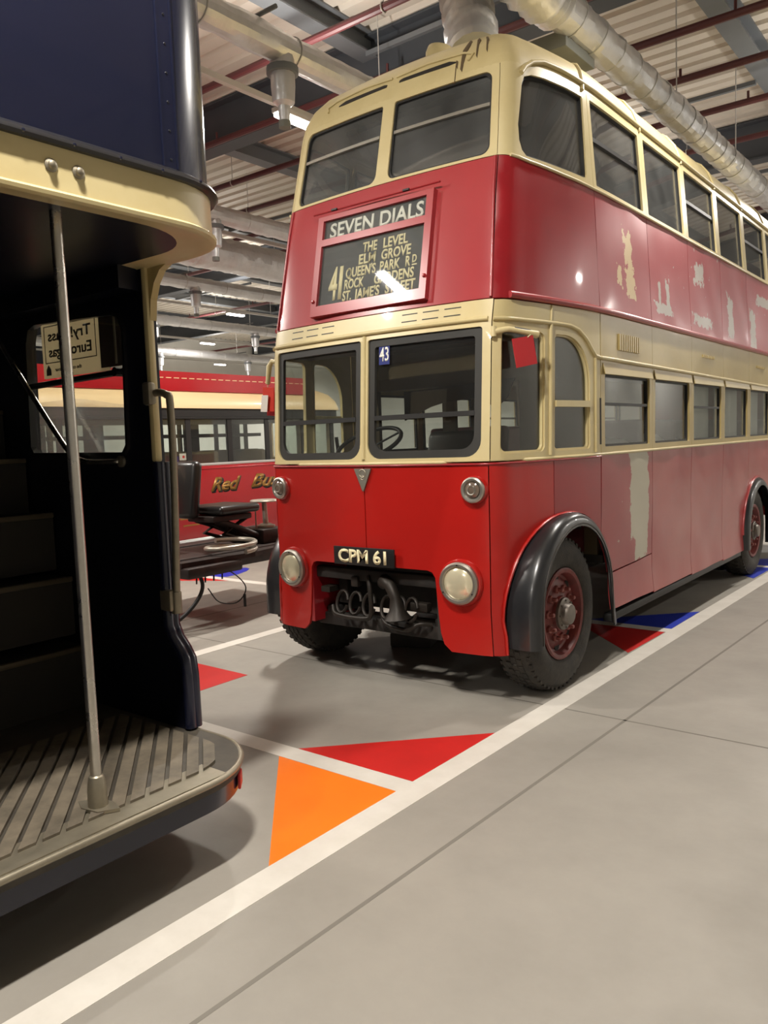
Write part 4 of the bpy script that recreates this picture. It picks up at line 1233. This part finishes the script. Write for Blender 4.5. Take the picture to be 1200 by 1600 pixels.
up_plan = plan(BX0, BX1, BYF, BYR, .36)
obj('upper_panel', ringwall(up_plan, 2.66, 3.55, .03), 'navy', blue)
grow = lambda P, d: [(x + d * (1 if x > (BX0 + BX1) / 2 else -1), y + d * (1 if y > (BYF + BYR) / 2 else -1)) for x, y in P]
band = BM()
def loft_ring(P, prof, bm):
    """prof = [(outset, z)] outer skin of a band"""
    cx, cy = (BX0 + BX1) / 2, (BYF + BYR) / 2
    w, l = BX1 - BX0, BYR - BYF
    rings = [[bm.verts.new((cx + (x - cx) * (w + 2 * d) / w, cy + (y - cy) * (l + 2 * d) / l, z)) for x, y in P] for d, z in prof]
    n = len(P)
    for a, b in zip(rings[:-1], rings[1:]):
        for i in range(n): bm.faces.new((a[i], a[(i + 1) % n], b[(i + 1) % n], b[i]))
    return bm
loft_ring(up_plan, [(-.10, 2.500), (-.03, 2.494), (.004, 2.484), (.018, 2.490), (.020, 2.502), (.008, 2.512), (.006, 2.60), (.006, 2.655), (-.03, 2.656)], band)
obj('cream_band', band, 'cream', blue, smooth=40)
bb = BM(); loft_ring(up_plan, [(.0, 2.648), (.022, 2.650), (.030, 2.660), (.026, 2.672), (.004, 2.690), (-.01, 2.69)], bb)
obj('black_bead', bb, 'black_bead', blue, smooth=40)
bb = BM(); loft_ring(up_plan, [(-.0, 3.54), (.02, 3.55), (.02, 3.60), (-.03, 3.61)], bb)
obj('window_sill', bb, 'cream', blue)
for i in range(7):
    y = -2.6 - 1.0 * i
    for x in (BX0 + .015, BX1 - .015):
        obj('upper_pillar', bx(x - .02, x + .02, y - .05, y + .05, 3.58, 4.2), 'cream', blue)
        if i: obj('upper_pane', bx(x - .006, x + .006, y + .05, y + .95, 3.58, 4.2), 'glass_up', blue, smooth=0)
obj('upper_rear_pane', bx(-1.0, .65, BYR - .03, BYR - .02, 3.58, 4.2), 'glass_up', blue, smooth=0)
rf = BM(); loft_ring(up_plan, [(.0, 4.18), (.01, 4.24), (-.02, 4.32), (-.10, 4.42), (-.25, 4.50), (-.5, 4.55), (-.9, 4.57)], rf)
obj('roof', rf, 'cream_roof', blue, smooth=50)
# platform ceiling
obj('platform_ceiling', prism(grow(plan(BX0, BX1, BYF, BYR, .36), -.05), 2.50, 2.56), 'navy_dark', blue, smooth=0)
# vertical strap with rivets near the rear corner
yb = -2.26
for dy in (-.030, .030):
    obj('panel_seam', bx(BX1 - .002, BX1 + .006, yb + dy - .004, yb + dy + .004, 2.69, 3.55), 'navy', blue, smooth=0)
obj('panel_strap', bx(BX1 - .002, BX1 + .003, yb - .026, yb + .026, 2.69, 3.55), 'navy', blue, smooth=0)
for k in range(9):
    z = 2.72 + .1 * k
    obj('rivet', lathe([(.005, 0), (.004, .003), (0, .004)], facing((BX1 + .002, yb, z), (1, 0, 0)), 8), 'black_bead', blue)
for k in range(9):
    obj('rivet', lathe([(.007, 0), (.005, .004), (0, .005)], facing((BX1 + .028, -2.0 - .17 * k - .15, 2.662), (1, 0, 0)), 8), 'navy', blue)
for dy in (0, .095):
    obj('band_bolt', lathe([(.022, 0), (.022, .004), (.014, .008), (.013, .016), (.008, .02), (0, .021)], facing((BX1 + .006, -2.735 + dy, 2.585), (1, 0, 0)), 14), 'trim_metal', blue)

# rear wall with its window
wx0, wx1 = -1.26, .300
hole = [(a + .05, b) for a, b in [(-.825, 1.70), (-.80, 1.668), (.03, 1.655), (.062, 1.69), (.088, 2.24), (.06, 2.31), (.0, 2.33), (-.70, 2.362), (-.77, 2.34), (-.80, 2.27)]]
outer = [(wx0, PZ), (.43, PZ), (.43, .66), (.41, .73), (.36, .785), (.31, .85), (wx1, 2.52), (wx0, 2.52)]
def wall_fn(y): return lambda s, z, d: np.stack([s, np.full_like(s, y) + d, z], -1)
me = sheet(outer, [hole], ds=.3, dz=.3, th=.05, fn=wall_fn(-1.87))
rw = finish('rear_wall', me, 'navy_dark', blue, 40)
me = sheet([(a * 1.0, b) for a, b in hole], [[(-.32 + (a + .32) * .965, 2.01 + (b - 2.01) * .955) for a, b in hole]], ds=.1, dz=.1, th=.03, fn=wall_fn(-1.905))
wf = finish('window_frame', me, 'black_bead', rw, 40)
me = sheet([(-.32 + (a + .32) * .97, 2.01 + (b - 2.01) * .96) for a, b in hole], [], ds=.3, dz=.3, th=.005, fn=wall_fn(-1.89))
finish('window_pane', me, 'glass_old', wf, 0)
obj('window_bar', tube([(-.75, -1.94, 2.03), (.12, -1.94, 2.045)], .016, 8), 'black_bead', rw)
obj('bar_knob', tube([(.10, -1.92, 2.045), (.10, -1.97, 2.045)], .022, 10), 'black_bead', rw)
obj('rear_header', bx(-1.26, .25, -2.02, -1.915, 2.40, 2.52), 'navy_dark', blue, smooth=0)
obj('underside_light_blocker', bx(-1.15, .35, -9.4, -2.05, .14, .33), 'dark_under', blue, smooth=0)  # plain box added under the floor to block light from the far side
# cream corner strip and the flared pillar edge
obj('corner_strip', bx(.276, .312, -1.925, -1.885, 1.62, 2.50), 'cream', blue, bevel=.012)
obj('corner_bracket', prism([(.30, 2.50), (.47, 2.50), (.40, 2.47), (.355, 2.42), (.325, 2.35), (.312, 2.26), (.305, 2.26)], 0, .035, M=Matrix(((1, 0, 0, 0), (0, 0, -1, -1.875), (0, 1, 0, 0), (0, 0, 0, 1)))), 'cream_dull', blue, smooth=0)
edge = [(.305, 1.62), (.305, .86), (.335, .80), (.38, .755), (.412, .71), (.424, .64), (.426, PZ + .01)]
for dy in (-1.905, -1.875):
    obj('pillar_edge', tube([(a, dy, b) for a, b in edge], .028, 10), 'navy', blue, smooth=60)
# hand rail on the pillar
hr = obj('grab_rail', tube(spath([(.285, -1.91, 1.93), (.34, -1.905, 1.935), (.385, -1.90, 1.92), (.400, -1.895, 1.875), (.395, -1.895, 1.5), (.362, -1.895, .97)]), .017, 12), 'trim_metal', blue, smooth=60)
obj('rail_bracket', bx(.262, .315, -1.945, -1.90, 1.88, 1.985), 'trim_metal', hr, bevel=.012)
obj('rail_bracket', bx(.285, .365, -1.935, -1.89, .93, 1.03), 'trim_metal', hr, bevel=.012)
obj('rail_foot', tube([(.362, -1.895, 1.02), (.361, -1.895, .92)], .024, 12), 'trim_metal', hr)
# platform
plat = rrect(-1.25, BX1 - .005, -3.3, -1.885, (.0, .0, .36, .0), 12)
obj('platform_deck', prism(plat, PZ - .05, PZ), 'platform_base', blue, smooth=30)
lip = rrect(-1.27, BX1 + .012, -9.7, -1.815, (.0, .0, .31, .0), 12)
obj('platform_valance', ringwall(rrect(-1.27, BX1 - .01, -9.7, -1.895, (.0, .0, .36, .0), 12), PZ - .125, PZ - .03, .03), 'navy', blue)
tz_ = [p for p in rrect(-1.27, BX1, -3.3, -1.88, (.0, .0, .37, .0), 12)]
path = [(BX1, -3.3 + .1 * k) for k in range(11)] + [p for p in tz_ if p[0] > .58 and p[1] > -2.26] + [(.56, -1.88), (.43, -1.88)]
pp = []
for p in path:
    if not pp or (abs(p[0] - pp[-1][0]) + abs(p[1] - pp[-1][1])) > .008: pp.append(p)
obj('platform_edge', tube([(x, y, PZ - .010) for x, y in pp], .014, 8), 'trim_metal', blue, smooth=60)
obj('edge_plate', prism(rrect(.80, BX1 - .01, -3.3, -2.15, .0, 1), PZ, PZ + .004), 'trim_metal', blue, smooth=0)
obj('reflector', box(BM(), (.872, -2.012, .290), (.012, .08, .06), Matrix.Rotation(.75, 3, 'Z')), 'floor_red', blue, bevel=.004)
# diagonal wooden slats
def clip(poly, n, c):
    out = []
    for i in range(len(poly)):
        a, b = poly[i], poly[(i + 1) % len(poly)]
        da, db = a[0] * n[0] + a[1] * n[1] - c, b[0] * n[0] + b[1] * n[1] - c
        if da <= 0: out.append(a)
        if da * db < 0:
            t = da / (da - db); out.append((a[0] + (b[0] - a[0]) * t, a[1] + (b[1] - a[1]) * t))
    return out
area_ = rrect(-.02, .865, -3.3, -1.975, (.0, .0, .26, .0), 10)
dvec = np.array([-.775, .632]); nvec = np.array([.632, .775])
k0 = -3.2
while k0 < -.65:
    c1 = k0 + .048
    pz = clip(clip(area_, (nvec[0], nvec[1]), c1), (-nvec[0], -nvec[1]), -k0)
    if len(pz) >= 3:
        xs = [p[0] for p in pz]
        if max(xs) - min(xs) > .03:
            obj('slat', prism(pz, PZ, PZ + .014), 'platform_wood', blue, smooth=0)
    k0 += .066
# pole
px_, py_ = .80, -2.625
pole = obj('pole', tube([(px_, py_, PZ + .015), (px_, py_, 1.5), (px_ + .002, py_ - .005, 2.50)], .020, 16), 'chrome', blue, smooth=60)
obj('pole_socket', lathe([(.036, .0), (.034, .07), (.030, .10), (.026, .115), (.020, .12)], Matrix.Translation((px_, py_, PZ + .012)), 20), 'trim_metal', pole)
obj('pole_flange', prism([(px_ - .09, py_ - .025), (px_ - .03, py_ - .05), (px_ + .05, py_ - .035), (px_ + .09, py_ + .03), (px_ + .03, py_ + .05), (px_ - .05, py_ + .035)], PZ + .006, PZ + .018), 'trim_metal', pole, smooth=0)
# stairs climbing to the far side
for k, (x, z) in enumerate(((-.36, .68), (-.46, 1.03), (-.60, 1.36), (-.84, 1.65), (-1.05, 1.92))):
    st_ = obj('stair_step', bx(-1.26, x, -2.95, -1.93, z - .30 if k else PZ, z), 'step_tread', blue, smooth=0)
    obj('step_nosing', bx(x - .02, x + .012, -2.95, -1.93, z - .02, z + .006), 'step_nosing', st_, bevel=.004)
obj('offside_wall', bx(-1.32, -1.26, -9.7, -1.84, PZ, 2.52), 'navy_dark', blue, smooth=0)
obj('stair_rail', tube(spath([(-1.02, -2.02, 2.46), (-.68, -2.0, 2.07), (-.36, -1.99, 1.735), (-.27, -1.98, 1.66), (-.18, -1.97, 1.632), (0, -1.95, 1.628), (.04, -1.92, 1.63)]), .013, 10), 'chrome', blue, smooth=60)
obj('rail_boss', lathe([(.030, 0), (.028, .012), (.012, .02), (0, .022)], facing((.04, -1.92, 1.628), (0, -1, 0)), 14), 'trim_metal', blue)
# saloon part of the body, ahead of the platform
obj('saloon_bulkhead', bx(-1.26, -.35, -3.36, -3.3, PZ, 2.52), 'navy_dark', blue, smooth=0)
obj('saloon_bulkhead', bx(.35, BX1 - .02, -3.36, -3.3, PZ, 2.52), 'navy', blue, smooth=0)
obj('saloon_floor', bx(-1.26, BX1 - .02, -9.7, -3.36, .60, .66), 'step_tread', blue, smooth=0)
for x in (BX1 - .03, BX0 + .0):
    obj('lower_panel', bx(x, x + .03, -9.7, -3.3, .35, 1.55), 'navy', blue, smooth=0)
    for i in range(7):
        y = -3.36 - i * 1.05
        obj('lower_pillar', bx(x, x + .03, y - .06, y + .06, 1.55, 2.50), 'cream', blue, smooth=0)
        obj('lower_pane', bx(x + .01, x + .016, y - .99, y - .06, 1.55, 2.40), 'glass_old', blue, smooth=0)
obj('front_wall', bx(BX0, BX1, -9.75, -9.7, .35, 4.2), 'navy', blue, smooth=0)
for sx, y in ((1, -5.2), (-1, -5.2), (1, -8.6), (-1, -8.6)):
    M = Matrix(((0, 0, sx, -.18 + sx * 1.06), (0, 1, 0, y), (-sx, 0, 0, .5), (0, 0, 0, 1)))
    w_ = obj('wheel', lathe([(.28, -.03), (.36, .01), (.45, 0), (.5, -.05), (.505, -.13), (.5, -.21), (.45, -.25), (.28, -.24)], M, 36), 'rubber', blue, smooth=50)
    obj('wheel_rim', lathe([(.285, -.02), (.26, -.03), (.2, -.05), (.1, -.03), (0, -.02)], M, 28), 'navy', w_)
# advert board leaning inside the rear window, printed on the outside and seen from behind
sg = empty('notice_board', (-.5, -1.855, 2.06), 'cream notice board with reversed print behind the rear platform window', 'sign')
YS = -1.855
obj('board', bx(-.715, -.11, YS, YS + .008, 2.075, 2.37), 'sign_white', sg, smooth=0)
obj('board_panel', bx(-.175, .02, YS - .003, YS + .012, 2.09, 2.37), 'sign_brown', sg, smooth=0)
obj('board_slot', bx(-.05, -.035, YS - .006, YS - .003, 2.10, 2.35), 'sign_white', sg, smooth=0)
FM = frame_matrix((-.28, YS - .0005, 2.0), (-1, 0, 0), (0, 0, 1))   # reversed: x runs to the left seen from the platform
def rtext(body, x, z, h, w):
    M = Matrix(((-1, 0, 0, x), (0, 0, -1, YS - .0005), (0, 1, 0, z), (0, 0, 0, 1)))
    return text('lettering', body, M, h, 'sign_black', sg, width=w, bold=.02)
rtext('Try!-pass', -.25, 2.268, .052, .40)
rtext('Europagas', -.25, 2.185, .052, .40)
rtext('the combined tour', -.35, 2.108, .018, .25)
obj('print_border', tube([(-.685, YS - .001, 2.155), (-.685, YS - .001, 2.345), (-.21, YS - .001, 2.345), (-.21, YS - .001, 2.155)], .003, 5, closed=True), 'sign_black', sg)
obj('print_emblem', prism([(-.685, 2.09), (-.64, 2.09), (-.64, 2.12), (-.6625, 2.145), (-.685, 2.12)], 0, .002, M=Matrix(((1, 0, 0, 0), (0, 0, -1, YS), (0, 1, 0, 0), (0, 0, 0, 1)))), 'sign_black', sg, smooth=0)
# ------------------------------------------------------------------ red single decker with gilt lettering
rb = empty('single_decker_bus', (-7.3, 3.0, 0), 'red single decker bus with cream roof and gilt lettering behind the chassis', 'bus')
RX1, RX0, RY0, RY1 = -6.2, -8.5, -2.2, 7.0
rp = rrect(RX0, RX1, RY0, RY1, .35, 8)
def rloft(prof, m, name, parent=rb, smooth=45, P=rp, cap=False):
    bm = BM(); cx, cy, w, l = (RX0 + RX1) / 2, (RY0 + RY1) / 2, RX1 - RX0, RY1 - RY0
    rings = [[bm.verts.new((cx + (x - cx) * (w + 2 * d) / w, cy + (y - cy) * (l + 2 * d) / l, z)) for x, y in P] for d, z in prof]
    n = len(P)
    for a, b in zip(rings[:-1], rings[1:]):
        for i in range(n): bm.faces.new((a[i], a[(i + 1) % n], b[(i + 1) % n], b[i]))
    if cap: bm.faces.new(rings[-1])
    return obj(name, bm, m, parent, smooth)
rloft([(-.02, .32), (.0, .34), (.0, 1.40), (-.02, 1.40)], 'bus_red2', 'lower_body')
rloft([(.0, 1.345), (.012, 1.35), (.012, 1.365), (.0, 1.37)], 'bus_red2', 'waist_bead')
rloft([(.0, 1.40), (.01, 1.41), (.01, 1.43), (-.01, 1.44)], 'conduit', 'window_sill')
rloft([(-.01, 2.10), (.02, 2.11), (.02, 2.135), (.0, 2.14), (.0, 2.27), (-.02, 2.27)], 'frame_dark', 'window_header')
rloft([(.0, 2.262), (.03, 2.262), (.03, 2.30), (-.01, 2.42), (-.10, 2.54), (-.25, 2.62), (-.55, 2.68)], 'bus_cream2', 'roof', cap=True)
rp2 = rrect(RX0, RX1, RY0, RY1 - .9, .35, 8)
obj('roof_board', prism(rrect(RX0 + .2, RX1 - .06, RY0 + .6, RY1 - .55, .25, 6), 2.52, 2.80), 'bus_red2', rb, smooth=30)
for k in range(22):
    obj('roof_louvre', bx(RX1 - .066, RX1 - .05, 3.0 + .14 * k, 3.09 + .14 * k, 2.70, 2.71), 'bus_cream2', rb, smooth=0)
ys = [RY0 + .3, -1.0, .2, 1.4, 2.55, 3.45, 4.25, 5.05, 5.9, 6.65]
for a, b in zip(ys[:-1], ys[1:]):
    for x in (RX1 - .02, RX0 + .02):
        w_ = obj('side_window', bx(x - .012, x + .012, b - .045, b + .045, 1.42, 2.12), 'frame_dark', rb, smooth=0)
        obj('window_pane', bx(x - .003, x + .003, a + .04, b - .04, 1.42, 2.12), 'glass_old', w_, smooth=0)
for y in (RY1 - .02, RY0 + .02):
    obj('end_pane', bx(RX0 + .4, RX1 - .4, y - .004, y + .004, 1.43, 2.11), 'glass_old', rb, smooth=0)
    for x in (RX0 + .38, RX1 - .38, (RX0 + RX1) / 2): obj('end_pillar', bx(x - .05, x + .05, y - .02, y + .02, 1.4, 2.12), 'bus_cream2', rb, smooth=0)
for k in range(9):
    obj('far_side_dark_panel', bx(RX0 + .06, RX0 + .075, -1.9 + k * 1.0, -1.55 + k * 1.0, 1.4, 2.12), 'interior_dark', rb, smooth=0)  # dark panels added to darken the view through the far windows
obj('far_side_filler', bx(RX0 + .08, RX0 + .30, RY0 + .3, RY1 - .3, 1.30, 1.62), 'interior_brown', rb, smooth=0)  # strip added over the lower far panes, also to darken them
obj('ceiling_liner', bx(RX0 + .12, RX1 - .12, RY0 + .3, RY1 - .3, 2.10, 2.16), 'interior_brown', rb, smooth=0)
obj('parcel_rack', bx(RX0 + .08, RX0 + .40, RY0 + .3, RY1 - .3, 1.86, 1.92), 'interior_dark', rb, smooth=0)
obj('saloon_floor', bx(RX0 + .05, RX1 - .05, RY0 + .1, RY1 - .1, .70, .76), 'interior_dark', rb, smooth=0)
for k in range(7):
    for x in (RX1 - .5, RX0 + .5):
        obj('passenger_seat', bx(x - .4, x + .4, -1.0 + k * 1.0, -.9 + k * 1.0, .8, 1.62), 'interior_brown', rb, bevel=.04)
obj('window_notice', bx(RX1 - .035, RX1 - .03, 3.28, 3.40, 1.50, 1.60), 'tag_white', rb, smooth=0)
obj('notice_spot', lathe([(0, .003), (.022, .003), (.022, 0)], facing((RX1 - .03, 3.35, 1.55), (1, 0, 0)), 12), 'tag_orange', rb)
obj('window_notice', bx(RX1 - .035, RX1 - .03, 3.18, 3.26, 1.47, 1.56), 'sticker_blue', rb, smooth=0)
def gilt(body, y, z, h, w, bold=.03, shear=.45):
    M = Matrix(((0, 0, 1, RX1 + .0005), (1, 0, 0, y), (0, 1, 0, z), (0, 0, 0, 1)))
    M2 = M @ Matrix.Translation((.018, -.014, -.0003))
    text('lettering_shadow', body, M2, h, 'frame_dark', rb, width=w, bold=bold + .035, shear=shear)
    text('lettering', body, M @ Matrix.Translation((0, 0, .002)), h, 'gold', rb, width=w, bold=bold, shear=shear)
gilt('Red', 3.80, 1.01, .20, .62)
gilt('Bus', 4.62, 1.02, .20, .66)
for (a, b, c, d) in ((3.20, 3.42, .62, .645), (3.46, 3.52, .62, .645), (3.25, 3.55, .52, .54)):
    obj('lettering', bx(RX1, RX1 + .002, a, b, c, d), 'gold', rb, smooth=0)
for sx, y in ((1, -1.0), (-1, -1.0), (1, 5.9), (-1, 5.9)):
    M = Matrix(((0, 0, sx, (RX0 + RX1) / 2 + sx * 1.08), (0, 1, 0, y), (-sx, 0, 0, .45), (0, 0, 0, 1)))
    w_ = obj('wheel', lathe([(.25, -.03), (.33, .01), (.41, 0), (.45, -.05), (.455, -.12), (.45, -.19), (.41, -.23), (.25, -.22)], M, 32), 'rubber', rb, smooth=50)
    obj('wheel_rim', lathe([(.255, -.02), (.23, -.03), (.18, -.05), (.1, -.03), (0, -.02)], M, 24), 'maroon_wheel', w_)

# polythene film hanging in front of the single decker's windows
def film(x, y0, y1, z0, z1, seed, n=16, k=12):
    rnd = random.Random(seed); bm = BM(); V = []
    ph = [rnd.uniform(0, 6) for _ in range(4)]
    for i in range(n + 1):
        row = []
        for j in range(k + 1):
            u, v = i / n, j / k
            d = .03 * math.sin(u * 9 + ph[0] + v * 2) + .015 * math.sin(u * 21 + ph[1] - v * 4) + .03 * rnd.uniform(-1, 1) * (1 - v)
            row.append(bm.verts.new((x + d, y0 + (y1 - y0) * (u * (1 - .25 * v) + .125 * v), z0 + (z1 - z0) * v + .03 * math.sin(u * 7 + ph[2]))))
        V.append(row)
    for i in range(n):
        for j in range(k): bm.faces.new((V[i][j], V[i + 1][j], V[i + 1][j + 1], V[i][j + 1]))
    return bm
fl = tag(obj('plastic_film', film(-6.095, .75, 2.75, 1.40, 2.33, 5), 'film', smooth=60), 'clear polythene film draped over the single decker windows', 'film')

# ------------------------------------------------------------------ bare chassis with a driver seat
ch = empty('bus_chassis', (-3.0, 0, 0), 'bare bus chassis with a black driver seat between the parked buses', 'chassis')
for x in (-3.42, -2.62):
    obj('chassis_rail', bx(x - .04, x + .04, -4.6, 1.95, .50, .66), 'chassis_black', ch, bevel=.01)
for y in (-4.4, -2.6, -1.0, .6, 1.85):
    obj('cross_member', bx(-3.42, -2.62, y - .05, y + .05, .50, .62), 'chassis_black', ch)
dk = obj('floor_plate', prism([(-3.7, .30), (-2.45, .30), (-2.40, 1.15), (-2.52, 1.80), (-2.8, 2.12), (-3.7, 2.12)], .60, .645), 'chassis_black', ch, smooth=0)
obj('side_bracket', bx(-2.52, -2.36, .30, .95, .50, .60), 'chassis_black', ch, bevel=.02)
obj('hose_coil', tube([(-2.60 + .16 * math.cos(a) * 1.3, 1.02 + .26 * math.sin(a), .66 + .01 * a) for a in np.linspace(0, 9.5, 40)], .024, 7), 'steel_pale', ch, smooth=60)
seat = obj('driver_seat', bx(-3.28, -2.72, 1.02, 1.56, 1.0, 1.09), 'black_vinyl', ch, bevel=.04, segs=3)
obj('seat_back', box(BM(), (-3.10, .92, 1.26), (.34, .12, .58), Matrix.Rotation(-.14, 3, 'X')), 'black_vinyl', seat, bevel=.055, segs=3)
obj('seat_frame', bx(-3.2, -2.8, .98, 1.5, .93, .99), 'chassis_black', seat, bevel=.015)
for x in (-3.15, -2.85):
    obj('seat_arm', tube(spath([(x, 1.05, .95), (x, 1.30, .86), (x, 1.78, .66)]), .035, 8), 'chassis_black', seat, smooth=50)
    obj('seat_arm', tube([(x, 1.48, .95), (x, 1.15, .80), (x, 1.60, .65)], .025, 8), 'chassis_black', seat, smooth=50)
obj('seat_damper', tube([(-3.0, 1.15, .93), (-3.0, 1.66, .68)], .05, 10), 'chassis_black', seat)
obj('gear_box', bx(-3.2, -2.75, 1.60, 1.95, .64, .80), 'chassis_black', ch, bevel=.03)
cl = obj('control_column', tube([(-2.92, 1.80, .64), (-2.92, 1.80, .85), (-2.92, 1.79, 1.07)], .03, 10, radii=[.05, .03, .026]), 'steel_pale', ch)
obj('control_wheel', lathe([(0, .012), (.14, .012), (.15, .0), (.14, -.01), (0, -.01)], Matrix.Translation((-2.92, 1.79, 1.085)), 24), 'steel_pale', cl)
obj('control_bar', tube([(-2.92, 1.66, 1.08), (-2.92, 1.66, .72)], .008, 6), 'steel_pale', cl)
obj('control_flange', lathe([(.10, 0), (.10, .02), (.05, .04), (0, .04)], Matrix.Translation((-2.92, 1.80, .80)), 16), 'steel_pale', cl)
obj('pedal_lever', tube([(-2.6, 1.95, .98), (-2.5, 2.05, .88), (-2.35, 2.2, .78)], .016, 7), 'steel_pale', ch)
for sx, y in ((1, -.7), (-1, -.7), (1, -3.9), (-1, -3.9)):
    M = Matrix(((0, 0, sx, -3.02 + sx * .92), (0, 1, 0, y), (-sx, 0, 0, .42), (0, 0, 0, 1)))
    w_ = obj('wheel', lathe([(.22, -.03), (.30, .01), (.38, 0), (.415, -.05), (.42, -.12), (.415, -.19), (.38, -.23), (.22, -.22)], M, 28), 'rubber', ch, smooth=50)
    obj('wheel_rim', lathe([(.225, -.02), (.2, -.03), (.1, -.03), (0, -.02)], M, 20), 'chassis_black', w_)
for y in (-.7, -3.9): obj('axle', tube([(-3.9, y, .42), (-2.14, y, .42)], .05, 10), 'chassis_black', ch)
obj('cable', tube(spath([(-2.45, .46, .58), (-2.42, .50, .42), (-2.44, .44, .28), (-2.50, .30, .14), (-2.6, .10, .03), (-2.8, -.1, .02)]), .018, 8), 'cable', ch, smooth=60)
obj('cable', tube(spath([(-2.42, .62, .58), (-2.36, .80, .50), (-2.34, .94, .36), (-2.34, .92, .26), (-2.36, .82, .20), (-2.40, .66, .24), (-2.42, .56, .38)]), .006, 6), 'cable', ch, smooth=60)
obj('cable_end', tube([(-2.34, .93, .27), (-2.34, .93, .15)], .014, 6), 'cable', ch)
for k in range(4):
    obj('hanging_wire', tube([(-2.42, .40 + .1 * k, .56), (-2.40, .42 + .1 * k, .50), (-2.38, .40 + .1 * k, .45)], .008, 5), 'cable', ch)

bpy.context.view_layer.update()
